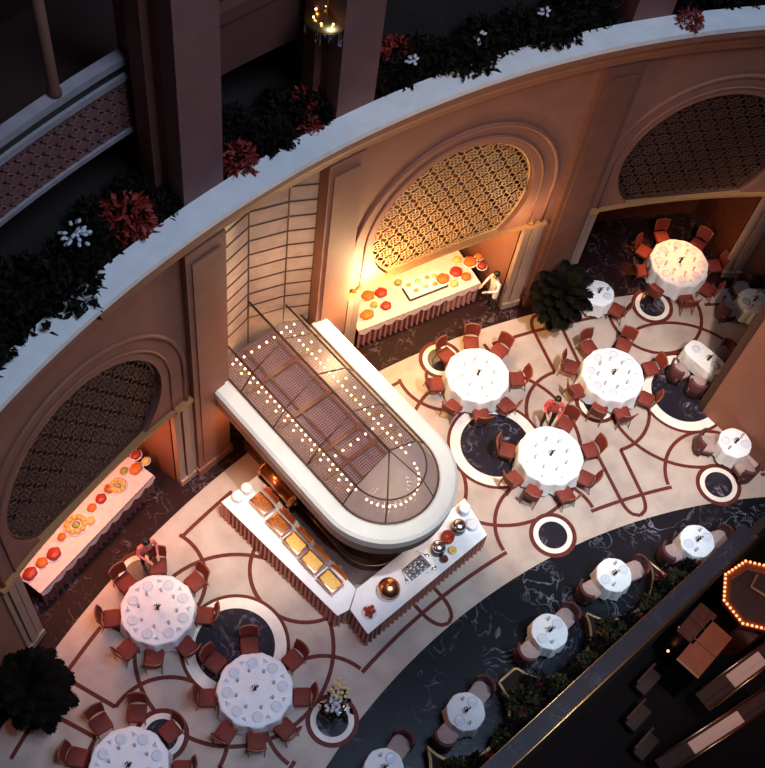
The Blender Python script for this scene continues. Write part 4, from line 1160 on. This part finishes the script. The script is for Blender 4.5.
def palm(label, loc, n, L, seed, m, pot_r=.28, trunk=1.0):
    g = random.Random(seed); t = thing('potted_palm', label, 'plant', loc)
    b = MB(); b.lathe([(pot_r * .75, 0), (pot_r, .42), (pot_r * 1.05, .45), (pot_r * .92, .45), (pot_r * .9, .40), (0, .40)], 20); b.build('pot', 'pot', t)
    b = MB(); b.tube([(0, 0, .3), (.02, 0, .42 + trunk * .5), (0, .01, .42 + trunk)], .05, 8, radii=[.07, .055, .04]); b.build('trunk', 'soil', t)
    for q in range(n):
        az = q * 2.39996; el = R(80 - 62 * (q / n) ** .8) ; LL = L * g.uniform(.8, 1.1)
        b = MB(); pts = []
        for k in range(9):
            u = k / 8; e = el - u * u * 1.25
            if k == 0: p = Vector((0, 0, .42 + trunk * (1 - .55 * q / n)))
            else: p = p + Vector((math.cos(az) * math.cos(e), math.sin(az) * math.cos(e), math.sin(e))) * (LL / 8)
            pts.append(p.copy())
        b.tube(pts, .012, 5, radii=[.016 - .0015 * k for k in range(9)])
        side = Vector((-math.sin(az), math.cos(az), 0))
        for k in range(1, 9):
            tdir = (pts[k] - pts[k - 1]).normalized()
            for hh in (0, .5):
                c = pts[k - 1].lerp(pts[k], hh); ll = LL * .30 * math.sin(PI * min(.97, (k + hh) / 9.3)) + .04
                for s in (-1, 1):
                    d = (side * s * .8 + tdir * .75 + Vector((0, 0, -.28))).normalized(); w = tdir * .055
                    b.add([c - w, c + w, c + d * ll * .6 + w * .9, c + d * ll, c + d * ll * .6 - w * .6], [(0, 1, 2, 3, 4)])
        b.build('frond', m, t)
    return t
palm('big dark palm on the floor at the lower left', tuple(pol(23.45, -22.7)), 54, 1.02, 3, 'palmleaf', trunk=1.5)
palm('dark potted palm against the pilaster between the two right arches', tuple(pol(23.5, 21.9)), 48, 1.0, 5, 'palmleaf', trunk=1.3)
# flower urn on the small medallion
p = pol(17.42, -12.3)
t = thing('flower_urn', 'silver urn of white and yellow flowers on the medallion by the dark band', 'flowers', (p.x - .02, p.y + .02, 0))
b = MB(); b.lathe([(.2, 0), (.2, .03), (.06, .07), (.05, .5), (.12, .58), (.24, .72), (.26, .9), (.22, .9), (.1, .7), (0, .68)], 24); b.build('urn', 'steel', t)
g = random.Random(9)
for nm, m, cx, cy, n in (('white_blossoms', 'flower', -.14, .0, 34), ('yellow_blossoms', 'yellow', .2, .16, 26)):
    b = MB()
    for q in range(n):
        a = g.random() * 6.3; rr = .24 * math.sqrt(g.random()); b.ball((cx + rr * math.cos(a), cy + rr * math.sin(a), .95 + g.random() * .28), .05, n=6)
    b.build(nm, m, t)
leafmass(60, .34, .12, 12, .5, base=.78).build('leaves', 'leaf', t)

# planter beds with a brass-edged scalloped front, and the parapet
par = thing('parapet', 'straight dark marble parapet with bright brass edge along the void', 'parapet', (1.05, 13.47, 0))
b = MB(); b.box((0, 0, .48), (13.3, .34, .96)); b.build('wall', 'parapet', par)
b = MB(); b.box((0, .02, .985), (13.4, .44, .05)); cpg = b.build('coping', 'parapet', par)
b = MB(); b.tube([(-6.7, -.23, .99), (6.7, -.23, .99)], .03, 8); b.build('brass_edge', 'gold', cpg)
b = MB(); b.tube([(-6.7, .25, .99), (6.7, .25, .99)], .016, 8); b.build('inner_edge', 'gold', cpg)
tb = [(-3.86, 15.2), (-1.45, 14.93), (1.59, 15.03), (4.01, 15.02), (6.4, 14.5)]
cusps = [-5.2, -2.62, .28, 2.95, 5.45]
def bed_edge(x):
    y = 14.95
    for tx, ty in tb:
        dx = x - tx
        if abs(dx) < 1.22: y = min(y, ty - math.sqrt(1.22 ** 2 - dx * dx) * .85)
    return max(13.95, min(y, 14.95))
beds = [(-5.4, -3.9), (-3.85, -1.5), (-1.45, 1.6), (1.65, 4.0), (4.05, 6.2)]
words = ['leftmost', 'second-left', 'middle', 'second-right', 'rightmost']
for (x0, x1), w in zip(beds, words):
    n = 40; xs = [x0 + (x1 - x0) * i / n for i in range(n + 1)]; top = [(x, bed_edge(x)) for x in xs]
    cx = (x0 + x1) / 2
    t = thing('planter_bed', '%s scalloped brass-edged planter bed along the parapet' % w, 'planter', (cx, 13.7, 0))
    poly_slab([(x0 - cx, -.02)] + [(x - cx, y - 13.7) for x, y in top] + [(x1 - cx, -.02)], 0, .42).build('soil', 'soil', t)
    b = MB(); b.ribbon([(x - cx, y - 13.7) for x, y in top], .06, .47)
    b.tube([(x - cx, y - 13.7, .46) for x, y in top], .026, 6); b.build('brass_edge', 'bronze', t)
    b = MB(); vs = []
    for x, y in top: vs += [(x - cx, y - 13.695, 0), (x - cx, y - 13.695, .45)]
    b.add(vs, [(2 * i, 2 * i + 2, 2 * i + 3, 2 * i + 1) for i in range(n)]); b.build('front_face', 'mahogany', t)
    g = random.Random(int(cx * 10)); q = 0
    x = x0 + .25
    side = {0: 'left end', 1: 'left part', 2: 'middle', 3: 'right part', 4: 'right end'}
    while x < x1 - .1:
        d = bed_edge(x) - 13.7
        y = 13.7 + max(.16, d * .42); kind = q % 4
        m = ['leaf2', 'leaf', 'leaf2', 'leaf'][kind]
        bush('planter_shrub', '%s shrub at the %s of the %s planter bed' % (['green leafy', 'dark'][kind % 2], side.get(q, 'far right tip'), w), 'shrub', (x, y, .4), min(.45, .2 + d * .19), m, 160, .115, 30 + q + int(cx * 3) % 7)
        if q in (1, 3):
            bush('poinsettia', 'red flowering plant at the %s of the %s planter bed' % (side.get(q), w), 'flowers', (x + .28, min(bed_edge(x + .28) - .16, y + .2), .4), .14, 'poin', 60, .08, 3 + q)
        x += .52; q += 1

# foliage along the ledge of the upper terrace
g = random.Random(21); lastp = None; protos = []
LEDGE = [(-15.8, 25.0, .62), (-14.6, 25.35, .7), (-13.7, 24.95, .6), (-12.6, 25.3, .75), (-11.6, 24.72, .62), (-10.6, 25.15, .6), (-9.2, 25.2, .55), (-8.3, 25.6, .5), (-6.3, 25.5, .55),
         (-5.6, 25.0, .42), (-2.2, 25.3, .4), (-.4, 25.5, .6), (.6, 25.0, .5), (1.2, 24.85, .36), (2.2, 25.5, .55), (3.3, 25.1, .5), (7.3, 25.2, .5), (8.4, 25.1, .5), (9.6, 25.3, .6), (10.6, 25.05, .55),
         (11.7, 24.75, .55), (12.4, 24.8, .6), (13.4, 25.2, .6), (14.4, 25.1, .55), (15.6, 25.15, .6), (16.8, 24.9, .6), (17.6, 24.9, .6), (18.6, 25.3, .65), (20.2, 25.2, .6), (24.6, 25.1, .45), (26.2, 25.3, .55),
         (27.4, 25.1, .5), (29, 25.2, .55), (31, 25.2, .55), (33, 25.2, .55)]
ordn = ['first', 'second', 'third', 'fourth', 'fifth', 'sixth', 'seventh', 'eighth', 'ninth', 'tenth', 'eleventh', 'twelfth', 'thirteenth', 'fourteenth', 'fifteenth', 'sixteenth']
secs = [('left of the big mauve column', -5.3), ('between the two mauve columns', 4.0), ('between the second and third mauve columns', 22.0), ('right of the third mauve column', 99)]
cnt = {}
for q, (ph, r, rad) in enumerate(LEDGE):
    sec = next(s for s, lim in secs if ph < lim); cnt[sec] = cnt.get(sec, 0) + 1
    lab = 'dark ledge shrub, %s from the left %s' % (ordn[cnt[sec] - 1], sec)
    p = pol(r, ph, 10.6)
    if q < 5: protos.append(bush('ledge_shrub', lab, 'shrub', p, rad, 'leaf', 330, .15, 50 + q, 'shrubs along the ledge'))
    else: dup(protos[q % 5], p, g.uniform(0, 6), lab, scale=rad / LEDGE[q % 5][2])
POIN = [(125, 205, .55, 'large red poinsettia under the carved balcony'), (240, 143, .42, 'red poinsettia at the foot of the big mauve column'), (398, 38, .46, 'red poinsettia right of the second mauve column'),
        (305, 82, .36, 'dim red poinsettia between the two mauve columns'), (312, 108, .26, 'small dim red poinsettia beside the second mauve column'), (697, 4, .34, "red poinsettia at the picture's top right"), (546, 3, .34, "red poinsettia at the picture's top edge"), (385, 52, .28, 'small red poinsettia against the second mauve column')]
pz = None
for px, py, rad, lab in POIN:
    c = at(px, py, 11.35); 
    if pz is None: pz = bush('poinsettia', lab, 'flowers', (c.x, c.y, 10.62), rad, 'poin', 320, .13, 77, 'poinsettias on the ledge', sq=1.0)
    else: dup(pz, (c.x, c.y, 10.62), g.uniform(0, 6), lab, scale=rad / .55)
for px, py, n, lab in ((75, 235, 26, 'white flower cluster below the carved balcony'), (414, 62, 8, 'small white flower cluster beside the red poinsettia'), (546, 14, 8, "small white flower cluster near the picture's top edge"), (478, 38, 5, 'few pale blooms among the dark ledge shrubs')):
    c = at(px, py, 11.3); h = random.Random(n)
    t = thing('white_flowers', lab, 'flowers', (c.x, c.y, 10.62))
    for q in range(n):
        a = h.random() * 6.3; rr = (.3 if n > 10 else .16) * math.sqrt(h.random()); b = MB(); b.ball((0, 0, 0), .055, n=6, sc=(1.3, .8, .5)); b.build('bloom', 'flower', t, (rr * math.cos(a), rr * math.sin(a), .66 + h.random() * .12), a)
    b = MB()
    for q in range(6): b.tube([(0, 0, 0), (.15 * math.cos(q), .15 * math.sin(q), .68)], .012, 5)
    b.build('stems', 'leaf', t)
# chandelier hanging between the two upper columns
c = at(326, 26, 13.0)
t = thing('chandelier', 'small crystal chandelier glinting beside the second mauve column', 'chandelier', (c.x, c.y, 12.6))
b = MB(); b.tube([(0, 0, .6), (0, 0, 6)], .012, 6); b.build('rod', 'gold', t)
b = MB(); b.lathe([(.1, .62), (.42, .6), (.42, .56), (.1, .58)], 24); b.build('ring', 'gold', t)
b = MB(); h = random.Random(2)
for q in range(46):
    a = 2 * PI * q / 46 * 3; rr = .14 + .28 * ((q * 7) % 5) / 4; L = .25 + .25 * h.random()
    b.tube([(rr * math.cos(a), rr * math.sin(a), .58), (rr * math.cos(a), rr * math.sin(a), .58 - L)], .012, 5)
b.build('crystals', 'crystal', t)
bq = MB()
for q in range(7):
    a = q * .9; bq.ball((.26 * math.cos(a), .26 * math.sin(a), .66), .022, n=8)
bq.build('lights', 'bulb', t)

# ------------------------------------------------------------------ the lobby below
LZ = -7.0
k0 = at(757, 596, -4.0)
t = thing('octagonal_kiosk', 'octagonal red kiosk ringed with small lit bulbs in the lobby below', 'kiosk', (k0.x, k0.y, LZ), .25)
b = MB(); b.lathe([(1.0, 0), (1.0, 2.3)], 8, smooth=False); b.build('body', 'mahogany', t)
b = MB(); b.lathe([(1.06, 2.85), (1.16, 2.9), (1.16, 3.05), (1.0, 3.06), (.86, 2.95)], 8, smooth=False, cap=False); crn = b.build('crown', 'roofred', t)
b = MB(); b.lathe([(.95, 2.95), (.5, 3.0), (.0, 3.02)], 8, smooth=False, cap=False); b.build('roof', 'backing', t)
for q in range(8):
    a = R(45 * q); b = MB(); b.tube([(.95 * math.cos(a), .95 * math.sin(a), 2.2), (1.04 * math.cos(a), 1.04 * math.sin(a), 2.95)], .05, 6); b.build('post', 'mahogany', t)
b = MB(); b.tube([(.1, -.6, 3.1), (.1, .3, 3.1), (.6, .3, 3.1)], .05, 6); b.build('roof_rail', 'goldpaint', t)
bb = MB(); bb.ball((0, 0, 0), .045, n=8); lb = bb.build('bulb', 'bulb_red', crn)
i = 0
for e in range(8):
    p, q_ = R(45 * e), R(45 * (e + 1))
    for u in range(6):
        x = 1.12 * (math.cos(p) * (1 - u / 6) + math.cos(q_) * u / 6); y = 1.12 * (math.sin(p) * (1 - u / 6) + math.sin(q_) * u / 6)
        o = lb if i == 0 else lb.copy()
        if i: COL.objects.link(o); o.parent = crn
        o.location = (x, y, 3.09); i += 1
def lower_box(px, h, dims, m, label, name, cat, rz=0, edge=None):
    c = at(px[0], px[1], LZ + h)
    t = thing(name, label, cat, (c.x, c.y, LZ), rz)
    b = MB(); b.box((0, 0, (h - .12) / 2), (dims[0] * .92, dims[1] * .92, h - .12)); b.build('body', 'dark', t)
    b = MB(); b.box((0, 0, h - .06), (dims[0], dims[1], .12)); b.box((0, 0, h + .02), (.04, dims[1], .04)); b.build('roof', m, t)
    if edge:
        b = MB(); b.box((-dims[0] / 2 - .03, 0, h - .02), (.05, dims[1], .06)); b.build('edge_trim', edge, t)
    return t
lower_box((705, 648), 2.4, (1.75, .82), 'roofred', 'red-brown flat roofed stall in the lobby below', 'lobby_stall', 'stall', .08, 'goldpaint')
lower_box((697, 623), 2.4, (1.3, .62), 'mahogany', 'dimmer brown stall roof just above the red-brown stall', 'lobby_stall', 'stall', .08)
for a, c, wd, m, lab in (((731, 681), (763, 657), .45, 'striplight', 'upper pale lit walkway strip in the lobby below'), ((692, 748), (741, 716), .38, 'striplight', 'lower pale lit walkway strip in the lobby below')):
    p, q_ = at(*a, LZ + 1), at(*c, LZ + 1); m_ = (p + q_) / 2; an = math.atan2(q_.y - p.y, q_.x - p.x)
    t = thing('walkway', lab, 'walkway', (m_.x, m_.y, LZ), an)
    b = MB(); b.box((0, 0, .96), ((q_ - p).length, wd, .06)); b.build('lit_deck', m, t)
    b = MB(); b.box((0, 0, .46), ((q_ - p).length + 2.4, wd + .2, .92)); b.build('ramp', 'backing', t)
    for s in (-1, 1):
        b = MB(); b.tube([(-(q_ - p).length / 2 - 1.2, s * (wd / 2 + .08), 1.5), ((q_ - p).length / 2 + 1.2, s * (wd / 2 + .08), 1.5)], .035, 6); b.build('handrail', 'copper', t)
for i, (px, py, lab) in enumerate(((668, 651, 'lone'), (674, 666, 'upper'), (679, 671, 'middle'), (684, 676, 'lower'), (680, 640, 'stall-side'), (680, 628, 'upper stall-side'), (738, 617, 'kiosk-foot'), (743, 624, 'second kiosk-foot'))):
    c = at(px, py, LZ + 1.2)
    t = thing('floor_lantern', '%s small glowing lantern in the dark lobby' % lab, 'lamp', (c.x, c.y, LZ))
    b = MB(); b.tube([(0, 0, 0), (0, 0, 1.15)], .02, 6); b.build('post', 'dark', t)
    b = MB(); b.ball((0, 0, 1.2), .05, n=8); b.build('globe', 'bulb_red', t)
for px, py, lab in ((650, 680, 'dim table and chairs left of the lanterns in the lobby below'), (640, 716, 'dim brown bench in the lobby below'), (648, 745, 'dim red bench with one light in the lobby below'), (672, 764, "dim red bench at the picture's bottom edge")):
    c = at(px, py, LZ + .6); t = thing('lobby_bench', lab, 'bench', (c.x, c.y, LZ), .05)
    b = MB(); b.rbox((0, 0, .38), (.9, .4, .16), .06); b.build('seat', 'backing', t)
    b = MB(); b.box((0, .22, .62), (.9, .07, .4)); b.build('backrest', 'mahogany', t)
    for s in (-1, 1):
        b = MB(); b.box((s * .38, 0, .15), (.06, .34, .3)); b.build('leg', 'dark', t)
spot('lobby_lamp', (8.5, 6.5, 3), (8.6, 12.0, LZ), 42, 520, (1.0, .42, .2), .8, .2)
